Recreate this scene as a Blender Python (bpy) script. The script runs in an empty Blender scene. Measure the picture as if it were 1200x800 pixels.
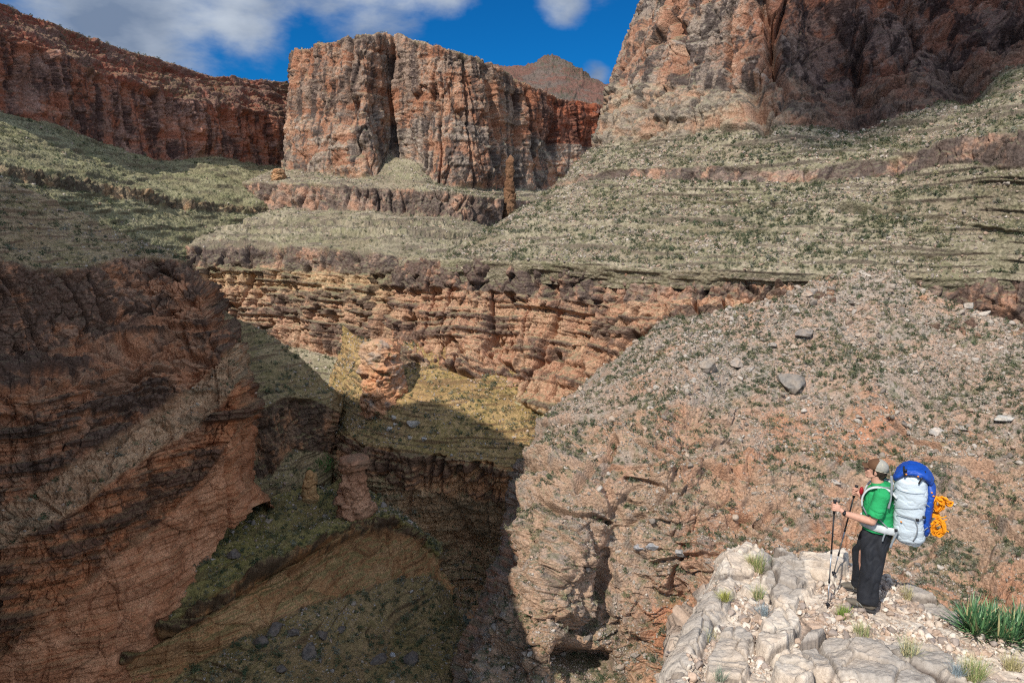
import bpy, math, random, os
import numpy as np
from mathutils import Vector, Matrix
from concurrent.futures import ThreadPoolExecutor

QUAL = float(os.environ.get('TQ', '1.0'))      # mesh density factor (1 = final)
scene = bpy.context.scene
COL = scene.collection
R = math.radians
rng = np.random.default_rng(11)
random.seed(5)

# ------------------------------------------------------------------ camera
PITCH = math.atan(150 / 800)
CP, SP = math.cos(PITCH), math.sin(PITCH)
cam = bpy.data.cameras.new('camera')
cam.lens = 24.0
cam.sensor_width = 36.0
cam.clip_start = 0.1
cam.clip_end = 20000
cam_o = bpy.data.objects.new('camera', cam)
COL.objects.link(cam_o)
cam_o.rotation_euler = (math.pi / 2 - PITCH, 0, 0)
scene.camera = cam_o


def at(px, py, D):
    """a survey sighting: bearing (px), dip (py) and forward distance D in metres -> world point"""
    a = (px - 600) / 800.0
    b = (400 - py) / 800.0
    fy = CP + b * SP
    return np.array([a * D / fy, D, (-SP + b * CP) * D / fy])


def proj(P):
    """world points (n,3) -> bearing/dip coordinates"""
    y = P[:, 1] * CP - P[:, 2] * SP
    z = P[:, 1] * SP + P[:, 2] * CP
    y = np.where(np.abs(y) < 1e-6, 1e-6, y)
    return 600 + 800 * P[:, 0] / y, 400 - 800 * z / y, y


# ------------------------------------------------------------------ noise
_r = np.random.default_rng(3)
PERM = _r.permutation(1024).astype(np.int32)
PERM = np.concatenate([PERM, PERM])
G3 = _r.normal(size=(1024, 3)).astype(np.float32)
G3 /= np.linalg.norm(G3, axis=1)[:, None]
RV = _r.random((2048, 4)).astype(np.float32)


def _hash(ix, iy, iz):
    return PERM[(PERM[(PERM[ix & 1023] + iy) & 1023] + iz) & 1023]


def _perlin(x, y, z):
    fx = np.floor(x); fy = np.floor(y); fz = np.floor(z)
    ix = fx.astype(np.int32); iy = fy.astype(np.int32); iz = fz.astype(np.int32)
    x = x - fx; y = y - fy; z = z - fz
    u = x * x * x * (x * (x * 6 - 15) + 10)
    v = y * y * y * (y * (y * 6 - 15) + 10)
    w = z * z * z * (z * (z * 6 - 15) + 10)
    def g(dx, dy, dz):
        gg = G3[_hash(ix + dx, iy + dy, iz + dz)]
        return gg[..., 0] * (x - dx) + gg[..., 1] * (y - dy) + gg[..., 2] * (z - dz)
    a = g(0, 0, 0); b = g(1, 0, 0); a += u * (b - a)
    c = g(0, 1, 0); d = g(1, 1, 0); c += u * (d - c)
    a += v * (c - a)
    e = g(0, 0, 1); f = g(1, 0, 1); e += u * (f - e)
    h = g(0, 1, 1); i = g(1, 1, 1); h += u * (i - h)
    e += v * (h - e)
    return (a + w * (e - a)) * 1.5


def _worley(x, y, z):
    fx = np.floor(x).astype(np.int32); fy = np.floor(y).astype(np.int32); fz = np.floor(z).astype(np.int32)
    f1 = np.full(x.shape, 9.0, np.float32); f2 = f1.copy(); val = np.zeros(x.shape, np.float32)
    for dx in (-1, 0, 1):
        for dy in (-1, 0, 1):
            for dz in (-1, 0, 1):
                h = _hash(fx + dx, fy + dy, fz + dz)
                r = RV[h]
                d = (fx + dx + r[..., 0] - x) ** 2 + (fy + dy + r[..., 1] - y) ** 2 + (fz + dz + r[..., 2] - z) ** 2
                closer = d < f1
                f2 = np.where(closer, f1, np.minimum(f2, d))
                val = np.where(closer, r[..., 3], val)
                f1 = np.where(closer, d, f1)
    return np.stack([np.sqrt(f1), np.sqrt(f2), val], -1)


def _facet(x, y, z):
    """fractured rock: every Voronoi cell is a flat, tilted face; returns height, edge distance, cell value"""
    fx = np.floor(x).astype(np.int32); fy = np.floor(y).astype(np.int32); fz = np.floor(z).astype(np.int32)
    f1 = np.full(x.shape, 9.0, np.float32); f2 = f1.copy()
    hh = np.zeros(x.shape, np.int32); ox = np.zeros(x.shape, np.float32); oy = ox.copy(); oz = ox.copy()
    for dx in (-1, 0, 1):
        for dy in (-1, 0, 1):
            for dz in (-1, 0, 1):
                h = _hash(fx + dx, fy + dy, fz + dz)
                r = RV[h]
                ax = x - (fx + dx) - r[..., 0]; ay = y - (fy + dy) - r[..., 1]; az = z - (fz + dz) - r[..., 2]
                d = ax * ax + ay * ay + az * az
                cl = d < f1
                f2 = np.where(cl, f1, np.minimum(f2, d)); f1 = np.where(cl, d, f1)
                hh = np.where(cl, h, hh); ox = np.where(cl, ax, ox); oy = np.where(cl, ay, oy); oz = np.where(cl, az, oz)
    g = G3[(hh * 7 + 3) & 1023]; v = RV[hh][..., 3]
    return np.stack([(v - .5) + .55 * (g[..., 0] * ox + g[..., 1] * oy + g[..., 2] * oz), np.sqrt(f2) - np.sqrt(f1), v], -1)


POOL = ThreadPoolExecutor(4)


def _par(fn, x, y, z):
    x, y, z = np.broadcast_arrays(np.asarray(x, np.float32), np.asarray(y, np.float32), np.asarray(z, np.float32))
    sh = x.shape
    x = x.ravel(); y = y.ravel(); z = z.ravel()
    n = len(x); st = 40000
    if n <= st:
        o = fn(x, y, z)
    else:
        o = np.concatenate(list(POOL.map(lambda i: fn(x[i:i + st], y[i:i + st], z[i:i + st]), range(0, n, st))))
    return o.reshape(sh + o.shape[1:])


def noise(P, L, Lz=None, off=0.0):
    Lz = Lz or L
    return _par(_perlin, P[..., 0] / L + off, P[..., 1] / L + off * 1.7, P[..., 2] / Lz + off * .6)


def fbm(P, L, Lz=None, off=0.0, oc=4, gain=.5):
    Lz = Lz or L
    s = 0; a = 1; t = 0
    for i in range(oc):
        s = s + a * noise(P, L, Lz, off + 13.7 * i)
        t += a; a *= gain; L = L / 2.03; Lz = Lz / 2.03
    return s / t * 1.35


def ridged(P, L, Lz=None, off=0.0, oc=3):
    Lz = Lz or L
    s = 0; a = 1; t = 0
    for i in range(oc):
        s = s + a * (1 - 2 * np.abs(noise(P, L, Lz, off + 9.1 * i)))
        t += a; a *= .5; L = L / 2.1; Lz = Lz / 2.1
    return s / t


def worley(P, L, Lz=None, off=0.0):
    Lz = Lz or L
    return _par(_worley, P[..., 0] / L + off, P[..., 1] / L + off * 1.3, P[..., 2] / Lz + off * .7)


def facet(P, L, Lz=None, off=0.0):
    Lz = Lz or L
    return _par(_facet, P[..., 0] / L + off, P[..., 1] / L + off * 1.3, P[..., 2] / Lz + off * .7)


def seg_dist(px, py, x0, y0, x1, y1):
    dx, dy = x1 - x0, y1 - y0
    t = np.clip(((px - x0) * dx + (py - y0) * dy) / (dx * dx + dy * dy + 1e-6), 0, 1)
    return np.hypot(px - x0 - t * dx, py - y0 - t * dy)


SUN_AZ, SUN_EL = R(37), R(46)          # azimuth: degrees to the left of straight behind the camera


def sm(a, b, x):
    t = np.clip((x - a) / (b - a), 0, 1)
    return t * t * (3 - 2 * t)


def beds(P, period, warp, off=0.0, L=35.0):
    """hard and soft beds: each bed stands out or is cut back by its own amount"""
    z = P[..., 2] + warp
    k = z / period + 0.35 * noise(P, 3 * L, 3 * L, off + 3)
    f = np.floor(k); t = k - f
    a = _par(_perlin, P[..., 0] / L + off, P[..., 1] / L, f * 3.713 + off)
    b = _par(_perlin, P[..., 0] / L + off, P[..., 1] / L, (f + 1) * 3.713 + off)
    s = sm(.80, 1.0, t)
    return (a + (b - a) * s) * 1.6


# ------------------------------------------------------------------ materials
def new_mat(name):
    m = bpy.data.materials.new(name)
    m.use_nodes = True
    nt = m.node_tree
    b = nt.nodes['Principled BSDF']
    return m, nt, b


def simple_mat(name, col, rough=.7, metal=0.0, var=.15, scale=40, bump=.0, bscale=200, spec=.3, sheen=0):
    m, nt, b = new_mat(name)
    N, Lk = nt.nodes, nt.links
    tc = N.new('ShaderNodeTexCoord')
    nz = N.new('ShaderNodeTexNoise'); nz.inputs['Scale'].default_value = scale; nz.inputs['Detail'].default_value = 4
    Lk.new(tc.outputs['Object'], nz.inputs['Vector'])
    mr = N.new('ShaderNodeMapRange')
    mr.inputs[1].default_value = .3; mr.inputs[2].default_value = .7
    mr.inputs[3].default_value = 1 - var; mr.inputs[4].default_value = 1 + var
    Lk.new(nz.outputs[0], mr.inputs[0])
    mx = N.new('ShaderNodeMix'); mx.data_type = 'RGBA'; mx.blend_type = 'MULTIPLY'
    mx.inputs[0].default_value = 1; mx.inputs[6].default_value = (*col, 1)
    Lk.new(mr.outputs[0], mx.inputs[7]); Lk.new(mx.outputs[2], b.inputs['Base Color'])
    b.inputs['Roughness'].default_value = rough; b.inputs['Metallic'].default_value = metal
    b.inputs['Specular IOR Level'].default_value = spec
    if sheen: b.inputs['Sheen Weight'].default_value = sheen
    if bump:
        n2 = N.new('ShaderNodeTexNoise'); n2.inputs['Scale'].default_value = bscale; n2.inputs['Detail'].default_value = 3
        Lk.new(tc.outputs['Object'], n2.inputs['Vector'])
        bp = N.new('ShaderNodeBump'); bp.inputs['Strength'].default_value = bump; bp.inputs['Distance'].default_value = .01
        Lk.new(n2.outputs[0], bp.inputs['Height']); Lk.new(bp.outputs[0], b.inputs['Normal'])
    return m


def rock_mat(name, fine, bump=.95, var=.38):
    """mineral colour comes from the strata attribute; grain, speckle and relief from noise at scale `fine` (m)"""
    m, nt, b = new_mat(name)
    N, Lk = nt.nodes, nt.links
    tc = N.new('ShaderNodeTexCoord')
    at_ = N.new('ShaderNodeAttribute'); at_.attribute_name = 'strata'
    n1 = N.new('ShaderNodeTexNoise'); n1.inputs['Scale'].default_value = 1 / fine
    n1.inputs['Detail'].default_value = 6; n1.inputs['Roughness'].default_value = .65
    Lk.new(tc.outputs['Object'], n1.inputs['Vector'])
    mr = N.new('ShaderNodeMapRange')
    mr.inputs[1].default_value = .3; mr.inputs[2].default_value = .7
    mr.inputs[3].default_value = 1 - var; mr.inputs[4].default_value = 1 + var
    Lk.new(n1.outputs[0], mr.inputs[0])
    mx = N.new('ShaderNodeMix'); mx.data_type = 'RGBA'; mx.blend_type = 'MULTIPLY'; mx.inputs[0].default_value = 1
    Lk.new(at_.outputs['Color'], mx.inputs[6]); Lk.new(mr.outputs[0], mx.inputs[7])
    Lk.new(mx.outputs[2], b.inputs['Base Color'])
    b.inputs['Roughness'].default_value = .95; b.inputs['Specular IOR Level'].default_value = .15
    n2 = N.new('ShaderNodeTexNoise'); n2.inputs['Scale'].default_value = .8 / fine
    n2.inputs['Detail'].default_value = 7; n2.inputs['Roughness'].default_value = .7
    Lk.new(tc.outputs['Object'], n2.inputs['Vector'])
    vo = N.new('ShaderNodeTexVoronoi'); vo.inputs['Scale'].default_value = .7 / fine
    Lk.new(tc.outputs['Object'], vo.inputs['Vector'])
    ad = N.new('ShaderNodeMath'); ad.operation = 'SUBTRACT'
    Lk.new(n2.outputs[0], ad.inputs[0])
    ml = N.new('ShaderNodeMath'); ml.operation = 'MULTIPLY'; ml.inputs[1].default_value = .35
    Lk.new(vo.outputs['Distance'], ml.inputs[0]); Lk.new(ml.outputs[0], ad.inputs[1])
    bp = N.new('ShaderNodeBump'); bp.inputs['Strength'].default_value = bump
    bp.inputs['Distance'].default_value = fine * 1.4
    Lk.new(ad.outputs[0], bp.inputs['Height']); Lk.new(bp.outputs[0], b.inputs['Normal'])
    return m


# ------------------------------------------------------------------ mesh helpers
def mesh_from(name, V, F4=None, F3=None, mat=None, col=None, smooth=False, parent=None):
    me = bpy.data.meshes.new(name)
    V = np.asarray(V, np.float32).reshape(-1, 3)
    parts = []; tot = []
    if F4 is not None and len(F4):
        F4 = np.asarray(F4, np.int32); parts.append(F4.ravel()); tot.append(np.full(len(F4), 4))
    if F3 is not None and len(F3):
        F3 = np.asarray(F3, np.int32); parts.append(F3.ravel()); tot.append(np.full(len(F3), 3))
    idx = np.concatenate(parts); tot = np.concatenate(tot).astype(np.int32)
    me.vertices.add(len(V)); me.vertices.foreach_set('co', V.ravel())
    me.loops.add(len(idx)); me.loops.foreach_set('vertex_index', idx.astype(np.int32))
    me.polygons.add(len(tot))
    st = np.concatenate([[0], np.cumsum(tot)[:-1]]).astype(np.int32)
    me.polygons.foreach_set('loop_start', st); me.polygons.foreach_set('loop_total', tot)
    if smooth:
        me.polygons.foreach_set('use_smooth', np.ones(len(tot), bool))
    if col is not None:
        ca = me.color_attributes.new('strata', 'FLOAT_COLOR', 'POINT')
        c4 = np.ones((len(V), 4), np.float32); c4[:, :3] = np.asarray(col).reshape(-1, 3)
        ca.data.foreach_set('color', c4.ravel())
    me.update(); me.validate()
    if mat is not None: me.materials.append(mat)
    o = bpy.data.objects.new(name, me)
    COL.objects.link(o)
    if parent is not None: o.parent = parent
    return o


def tag(o, label=None, cat=None, group=None, kind=None):
    if label: o['label'] = label
    if cat: o['category'] = cat
    if group: o['group'] = group
    if kind: o['kind'] = kind
    return o


def empty(name, loc, rz=0.0):
    o = bpy.data.objects.new(name, None)
    o.location = loc; o.rotation_euler = (0, 0, rz); o.empty_display_size = .2
    COL.objects.link(o)
    return o


def copy_tree(o, parent=None):
    c = o.copy(); COL.objects.link(c)
    if parent is not None: c.parent = parent
    for ch in o.children: copy_tree(ch, c)
    return c


def catmull(G, n_per, axis):
    """Catmull-Rom resampling of control grid G along axis with n_per[i] samples in span i"""
    G = np.moveaxis(G, axis, 0)
    n = G.shape[0]
    out = []
    for i in range(n - 1):
        p0 = G[max(i - 1, 0)]; p1 = G[i]; p2 = G[i + 1]; p3 = G[min(i + 2, n - 1)]
        d1 = np.linalg.norm(p2 - p1, axis=-1, keepdims=True) + 1e-6
        d0 = np.linalg.norm(p1 - p0, axis=-1, keepdims=True) + 1e-6
        d2 = np.linalg.norm(p3 - p2, axis=-1, keepdims=True) + 1e-6
        m1 = (p2 - p1) if i == 0 else ((p1 - p0) / d0 + (p2 - p1) / d1) * .5 * d1
        m2 = (p2 - p1) if i == n - 2 else ((p2 - p1) / d1 + (p3 - p2) / d2) * .5 * d1
        k = n_per[i]
        t = np.arange(k if i < n - 2 else k + 1) / k
        t = t.reshape((-1,) + (1,) * (G.ndim - 1))
        out.append((2 * t**3 - 3 * t**2 + 1) * p1 + (t**3 - 2 * t**2 + t) * m1 + (-2 * t**3 + 3 * t**2) * p2 + (t**3 - t**2) * m2)
    return np.moveaxis(np.concatenate(out, 0), 0, axis)


def linear(G, n_per):
    out = []
    for i in range(G.shape[0] - 1):
        k = n_per[i]
        t = (np.arange(k if i < G.shape[0] - 2 else k + 1) / k).reshape((-1,) + (1,) * (G.ndim - 1))
        out.append(G[i] * (1 - t) + G[i + 1] * t)
    return np.concatenate(out, 0)
# ------------------------------------------------------------------ rock kinds: relief in metres
#            flute A,L  block A,L   beds A,P    rough A,L   small A,L  slump A,L
KINDS = dict(
    redwall=(9.0, 50,   2.6, 13,    1.5, 8.0,   1.6, 16,    .8, 3.0),
    foot=   (5.0, 40,   2.2, 9,     3.4, 6.0,   1.6, 16,    .8, 3.0),
    massive=(2.4, 50,   1.8, 20,    2.6, 4.0,   1.2, 14,    .35, 2.2),
    darkledge=(5.0, 40, 2.4, 8,     9.0, 5.5,   1.0, 12,    .45, 2.0),
    redup=  (3.0, 34,   1.4, 7,     5.0, 7.0,   1.4, 14,    .6, 2.5),
    cap=    (5.0, 24,   3.0, 8,     .9, 5.0,    .8, 9,     .5, 2.0),
    ledgy=  (8.5, 17,   2.2, 7,     4.4, 4.6,   .8, 9,     .5, 1.6),
    slope=  (0.0, 20,   .5, 5,      2.3, 6.0,   1.8, 34,    .5, 2.6),
    talus=  (0.0, 20,   .8, 5,      .3, 5.0,    4.5, 36,    .6, 2.2),
    mixed=  (0.0, 24,   1.6, 7,     .7, 4.0,   6.0, 30,    .8, 2.4),
    rocky=  (2.0, 24,   1.8, 7,     .5, 4.5,   9.0, 27,    .9, 2.6),
    ledger= (3.0, 22,   1.8, 6,     2.8, 2.8,   1.8, 14,    .5, 2.0),
)
SURF = []      # records used to scatter plants and stones


def palette(kind, P, n2, W):
    """true mineral/plant colour of each rock kind (albedo)"""
    def mix(a, b, t): return a + (b - a) * t[..., None]
    A = lambda *c: np.array(c, np.float32)
    if kind == 'mixed':
        w = sm(-.2, .25, fbm(P, 34, 30, 71, 3))
        return mix(palette('talus', P, n2, W), palette('rocky', P, n2, W), w)
    big = fbm(P, 38, 30, 5, 3); med = fbm(P, 11, 9, 6, 3); fine = fbm(P, 2.6, 2.2, 7, 3, .6)
    bd = W['bd']; rec = W['rec']
    one = np.ones(P.shape[:-1] + (3,), np.float32)
    if kind in ('redwall', 'redup', 'cap', 'ledgy', 'foot', 'massive', 'darkledge'):
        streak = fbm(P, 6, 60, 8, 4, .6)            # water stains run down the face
        patch = fbm(P, 26, 30, 9, 3)
    if kind == 'redwall':
        c = mix(one * A(.31, .165, .11), one * A(.42, .27, .19), sm(-.3, .5, med + .5 * bd + .3 * fine))
        c = mix(c, one * A(.25, .21, .175), sm(-.28, .25, patch + .5 * fine + .25 * bd) * .85)
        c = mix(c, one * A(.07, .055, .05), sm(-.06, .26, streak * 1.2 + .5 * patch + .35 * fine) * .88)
        c = mix(c, one * A(.48, .40, .33), sm(.35, .6, fine + .4 * bd) * .5)
    elif kind == 'massive':
        c = mix(one * A(.33, .205, .15), one * A(.40, .28, .215), sm(-.3, .4, med + .5 * streak - .2 * bd))
        c = mix(c, one * A(.22, .14, .105), sm(.1, .45, .6 * bd + .5 * fine + .3 * patch) * .7)
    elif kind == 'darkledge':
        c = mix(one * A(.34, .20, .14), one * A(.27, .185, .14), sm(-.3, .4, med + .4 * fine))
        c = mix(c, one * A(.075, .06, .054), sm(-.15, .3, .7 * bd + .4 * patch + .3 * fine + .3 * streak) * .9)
    elif kind == 'foot':
        c = mix(one * A(.36, .225, .155), one * A(.40, .31, .225), sm(-.3, .4, med + .3 * bd))
        c = mix(c, one * A(.25, .215, .175), sm(-.2, .3, patch + .5 * fine + .4 * bd) * .8)
        c = mix(c, one * A(.10, .082, .07), sm(.05, .4, streak * .8 + .3 * patch + .4 * fine) * .8)
    elif kind == 'redup':
        c = mix(one * A(.24, .115, .08), one * A(.20, .15, .12), sm(-.3, .3, bd + .5 * med))
        c = mix(c, one * A(.10, .11, .06), sm(.1, .4, fine + .5 * n2) * .7)
    elif kind == 'cap':
        c = mix(one * A(.40, .245, .175), one * A(.28, .205, .165), sm(-.3, .3, med + .3 * fine))
        c = mix(c, one * A(.10, .078, .068), sm(-.32, .12, streak * .7 + patch * .8 + .4 * fine) * .9)
    elif kind == 'ledgy':
        c = mix(one * A(.43, .26, .18), one * A(.47, .315, .22), sm(-.3, .4, med + .4 * fine - .3 * bd))
        c = mix(c, one * A(.115, .085, .072), sm(-.05, .4, .75 * bd + streak * .4 + .35 * patch + .3 * fine) * .85)
    elif kind == 'ledger':
        c = mix(one * A(.33, .235, .17), one * A(.42, .32, .235), sm(-.3, .4, med - .3 * bd))
        c = mix(c, one * A(.17, .145, .11), sm(-.1, .4, fine * .6 + big * .5 + .4 * bd) * .8)
    elif kind == 'slope':
        c = mix(one * A(.30, .262, .185), one * A(.225, .205, .13), sm(-.3, .35, big + .5 * med))
        c = mix(c, one * A(.42, .355, .27), sm(.0, .5, fine + .25 * bd) * .65)
        c = mix(c, one * A(.27, .205, .155), sm(.0, .5, .4 * fine - .7 * bd) * .4)
        if 'ris' in W: c = mix(c, one * A(.15, .12, .095), sm(.1, .55, W['ris']) * .85)
        c = mix(c, one * A(.14, .13, .085), sm(.16, .45, fbm(P, 2.1, 2.1, 21, 2) + .25 * med) * .6)
    elif kind == 'talus':
        c = mix(one * A(.40, .285, .215), one * A(.36, .30, .25), sm(-.15, .3, big + .5 * med))
        c = mix(c, one * A(.33, .30, .265), sm(-.1, .4, fine + .3 * med) * .75)
        c = mix(c, one * A(.20, .165, .14), sm(.1, .5, fbm(P, 1.6, 1.4, 41, 3, .6)) * .5)
        c = mix(c, one * A(.13, .14, .08), sm(.18, .42, fbm(P, 2.3, 2.3, 21, 2) + .3 * med) * .6)
    else:   # rocky
        c = mix(one * A(.45, .255, .165), one * A(.43, .30, .215), sm(-.3, .3, big + .4 * med))
        c = mix(c, one * A(.26, .225, .195), sm(-.05, .35, fbm(P, 7, 6, 31, 4, .6) + .2 * rec + .6 * (W['up'] - .5)) * .8)
        c = mix(c, one * A(.14, .12, .105), sm(.15, .55, fbm(P, 4, 8, 47, 4, .6)) * .6)
        c = mix(c, one * A(.15, .155, .085), sm(.1, .45, fine + .8 * (W['up'] - .5)) * .6)
    return c


def loft(name, rows, kinds, gain=1.0, res=1.15, tint=None, fine=.8, seed=0.0, veg=1.0, warp=1.0, edge=None, mscale=1.0, marks=(), vres=1.0, sat=1.28):
    """rows: control rows top to bottom (each a list of sightings); kinds: rock kind between them"""
    G = np.array([[at(*p) if len(p) == 3 else np.array(p[1:]) for p in r] for r in rows])
    nr, nc = G.shape[:2]
    px, py, _ = proj(G.reshape(-1, 3)); S = np.stack([px, py], -1).reshape(nr, nc, 2)
    S = np.clip(S, [-150, -120], [1400, 950])
    res = res / QUAL
    nu = [max(3, int(np.linalg.norm(np.abs(S[:, j + 1] - S[:, j]), axis=-1).max() / res)) for j in range(nc - 1)]
    nv = [max(3, int(np.percentile(np.linalg.norm(S[i + 1] - S[i], axis=-1), 75) * 1.15 / res / vres)) for i in range(nr - 1)]
    B = catmull(G, nu, 1)
    P0 = linear(B, nv)
    sI = np.concatenate([i + np.arange(k) / k for i, k in enumerate(nv)] + [[nr - 1.0]])
    P0 = P0.astype(np.float32)
    # round the creases a little
    k = max(2, int(3 / res * 1))
    Pp = np.pad(P0, ((k, k), (0, 0), (0, 0)), mode='edge')
    cs = np.cumsum(np.concatenate([np.zeros((1,) + Pp.shape[1:]), Pp.astype(np.float64)], 0), 0)
    Ps = ((cs[2 * k + 1:] - cs[:-2 * k - 1]) / (2 * k + 1)).astype(np.float32)
    Ps[0] = P0[0]; Ps[-1] = P0[-1]
    P0 = Ps
    du = np.gradient(P0, axis=1); dv = np.gradient(P0, axis=0)
    N = np.cross(du, dv); N /= np.linalg.norm(N, axis=-1, keepdims=True) + 1e-9
    flip = np.sign(-(N * P0).sum(-1).mean()) or 1
    N = N * flip
    # smooth the normal field
    for ax in (0, 1):
        kk = max(4, int(14 / res))
        pad = [(0, 0)] * 3; pad[ax] = (kk, kk)
        Np = np.pad(N, pad, mode='edge').astype(np.float64)
        z = np.zeros_like(np.take(Np, [0], ax))
        c = np.cumsum(np.concatenate([z, Np], ax), ax)
        N = (np.take(c, range(2 * kk + 1, c.shape[ax]), ax) - np.take(c, range(0, c.shape[ax] - 2 * kk - 1), ax))
    N = (N / (np.linalg.norm(N, axis=-1, keepdims=True) + 1e-9)).astype(np.float32)
    Q = P0 / mscale + seed * 17
    # which rock, with a ragged boundary
    s = sI[:, None] + .16 * warp * fbm(Q, 22, 22, 1, 3) * np.minimum(1, 60 / np.repeat(np.array(nv + [nv[-1]]) * res, np.array(nv + [1]))[:, None])
    names = list(dict.fromkeys(kinds))
    W = {n: np.zeros(P0.shape[:2], np.float32) for n in names}
    for i, kd in enumerate(kinds):
        lo = 1 if i == 0 else sm(i - .05, i + .05, s)
        hi = 1 if i == len(kinds) - 1 else 1 - sm(i + .95, i + 1.05, s)
        W[kd] = W[kd] + lo * hi
    tw = sum(W.values()) + 1e-6
    par = [sum(W[n] * KINDS[n][q] for n in names) / tw for q in range(10)]
    d = np.zeros(P0.shape[:2], np.float32)
    BD = np.zeros(P0.shape[:2], np.float32); REC = np.zeros(P0.shape[:2], np.float32)
    wr = 2.0 * fbm(Q, 60, 60, 12, 2)
    for n in names:
        k_ = KINDS[n]; w = W[n] / tw
        act = w > .002
        q = Q[act]; ww = w[act]
        if not len(q): continue
        steep = k_[0] > 2.2
        dd = np.zeros(len(q), np.float32)
        if k_[0] > 0:
            f1 = fbm(q, k_[1], k_[1] * 6, 2, 3, .55)
            dd += k_[0] * (1.1 * f1 + .5 * noise(q, k_[1] * 2.6, 300, 4))
            gv = np.abs(noise(q + .25 * k_[1] * f1[..., None], k_[1] * .8, k_[1] * 7, 6))
            gw = np.abs(noise(q, k_[1] * .35, k_[1] * 2.5, 8))
            dd -= k_[0] * (.95 * (1 - sm(0, .10, gv)) + .3 * (1 - sm(0, .10, gw)))
        wv = np.stack([noise(q, k_[3] * 1.1, off=41), noise(q, k_[3] * 1.1, off=52), noise(q, k_[3] * 1.1, off=63)], -1)
        fa = facet(q + wv * k_[3] * .4, k_[3], k_[3] * (1.8 if steep else .7), 5)
        fb = facet(q + wv * k_[3] * .2, k_[3] * .40, k_[3] * (.5 if steep else .3), 15)
        soft = 1.0 if steep else sm(-.3, .3, noise(q, k_[3] * 5, off=77))
        dd += k_[2] * soft * (fa[..., 0] - .35 * (1 - sm(0, .10, fa[..., 1])) + .48 * (fb[..., 0] - .3 * (1 - sm(0, .12, fb[..., 1]))))
        w2 = wr[act]
        b_ = np.tanh(2.6 * beds(q, k_[5], w2, 3.0, 45)) * .6 + .4 * np.tanh(2.6 * beds(q, k_[5] * .36, w2, 7.0, 25))
        dd += k_[4] * b_ * .6
        r_ = fbm(q, k_[7], k_[7] * .8, 11, 5, .55)
        if n in ('rocky', 'mixed'):
            nn_ = np.abs(noise(q + 2.5 * wv, k_[7] * .62, k_[7] * .5, 19)); n3_ = np.abs(noise(q + 1.0 * wv, k_[7] * .24, k_[7] * .2, 29))
            r_ = .5 * r_ + (.95 * np.minimum(nn_, .45) + .38 * np.minimum(n3_, .4)) * (1.0 if n == 'rocky' else .5) - .25
        dd += k_[6] * r_
        fc = facet(q + .3 * k_[9] * wv, k_[9], k_[9] * .6, 25)
        dd += k_[8] * (.55 * fc[..., 0] + .5 * fbm(q, k_[9], k_[9] * .8, 17, 3, .6))
        d[act] += ww * dd
        BD[act] += ww * b_; REC[act] += ww * np.clip(r_ * 2, -1, 1)
    d = d * gain
    if len(marks):
        mx, my, _ = proj(P0.reshape(-1, 3)); mx = mx.reshape(d.shape); my = my.reshape(d.shape)
        jx = 5 * fbm(Q, 9, 9, 61, 3); jy = 5 * fbm(Q, 9, 9, 67, 3)
        for (x0, y0, x1, y1, wd, dep) in marks:
            ds = seg_dist(mx + jx, my + jy, x0, y0, x1, y1)
            d = d + dep * (np.exp(-(ds / wd) ** 2) if wd > 8 else 1 - sm(wd * .5, wd * 1.3, ds))
    if edge is not None:
        d = d * edge(sI[:, None], P0)
    Pn = P0 + N * (d * mscale)[..., None]
    # true normals for 'up'
    du = np.gradient(Pn, axis=1); dv = np.gradient(Pn, axis=0)
    N2 = np.cross(du, dv); N2 /= np.linalg.norm(N2, axis=-1, keepdims=True) + 1e-9
    N2 *= flip
    up = np.clip(N2[..., 2], 0, 1)
    n2 = noise(Q, 55, 55, 33)
    dzv = np.abs(np.gradient(P0[..., 2], axis=0)) + 1e-3
    RIS = np.clip(np.abs(np.gradient(BD, axis=0)) / np.maximum(dzv, .25) * .9, 0, 1)
    c = 0
    for n in names:
        c = c + (W[n] / tw)[..., None] * palette(n, Q, n2, dict(up=up, bd=BD, rec=REC, ris=RIS))
    # dust and grass lodge on flat ledges inside the cliffs
    cl = sum(W[n] for n in names if KINDS[n][0] > 2) / tw if any(KINDS[n][0] > 2 for n in names) else 0
    ledge = sm(.62, .85, up) * cl
    c = c + (np.array([.20, .185, .12], np.float32) - c) * (ledge * (.3 if name == 'canyon_wall' else .7))[..., None]
    if tint is not None:
        c = c * (tint(P0, sI[:, None], Q) if callable(tint) else np.array(tint, np.float32))
    lum_ = c.mean(-1, keepdims=True); c = np.clip(lum_ + sat * (c - lum_), .01, .9)
    h, w_ = Pn.shape[:2]
    idx = np.arange(h * w_, dtype=np.int32).reshape(h, w_)
    F = np.stack([idx[:-1, :-1], idx[1:, :-1], idx[1:, 1:], idx[:-1, 1:]], -1).reshape(-1, 4)
    if flip > 0: F = F
    else: F = F[:, ::-1]
    o = mesh_from(name, Pn.reshape(-1, 3), F, None, rock_mat('rock ' + name, fine), c)
    o['kind'] = 'structure'
    flat = sum(W[n] for n in names if n in ('slope', 'talus', 'rocky', 'ledger', 'mixed')) / tw if any(n in ('slope', 'talus', 'rocky', 'ledger', 'mixed') for n in names) else np.zeros(P0.shape[:2])
    SURF.append(dict(name=name, P=Pn, N=N2, flat=flat * sm(.35, .7, up), W=W, up=up, veg=veg, clump=n2))
    return o


def back(row, dy=150, dz=-20, dx=0):
    """a row further away than `row`: the plateau behind a rim"""
    out = []
    for p in row:
        q = at(*p) if len(p) == 3 else np.array(p[1:])
        out.append((0, q[0] * (1 + dy / max(q[1], 1) * .6) + dx, q[1] + dy, q[2] + dz))
    return out


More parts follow.
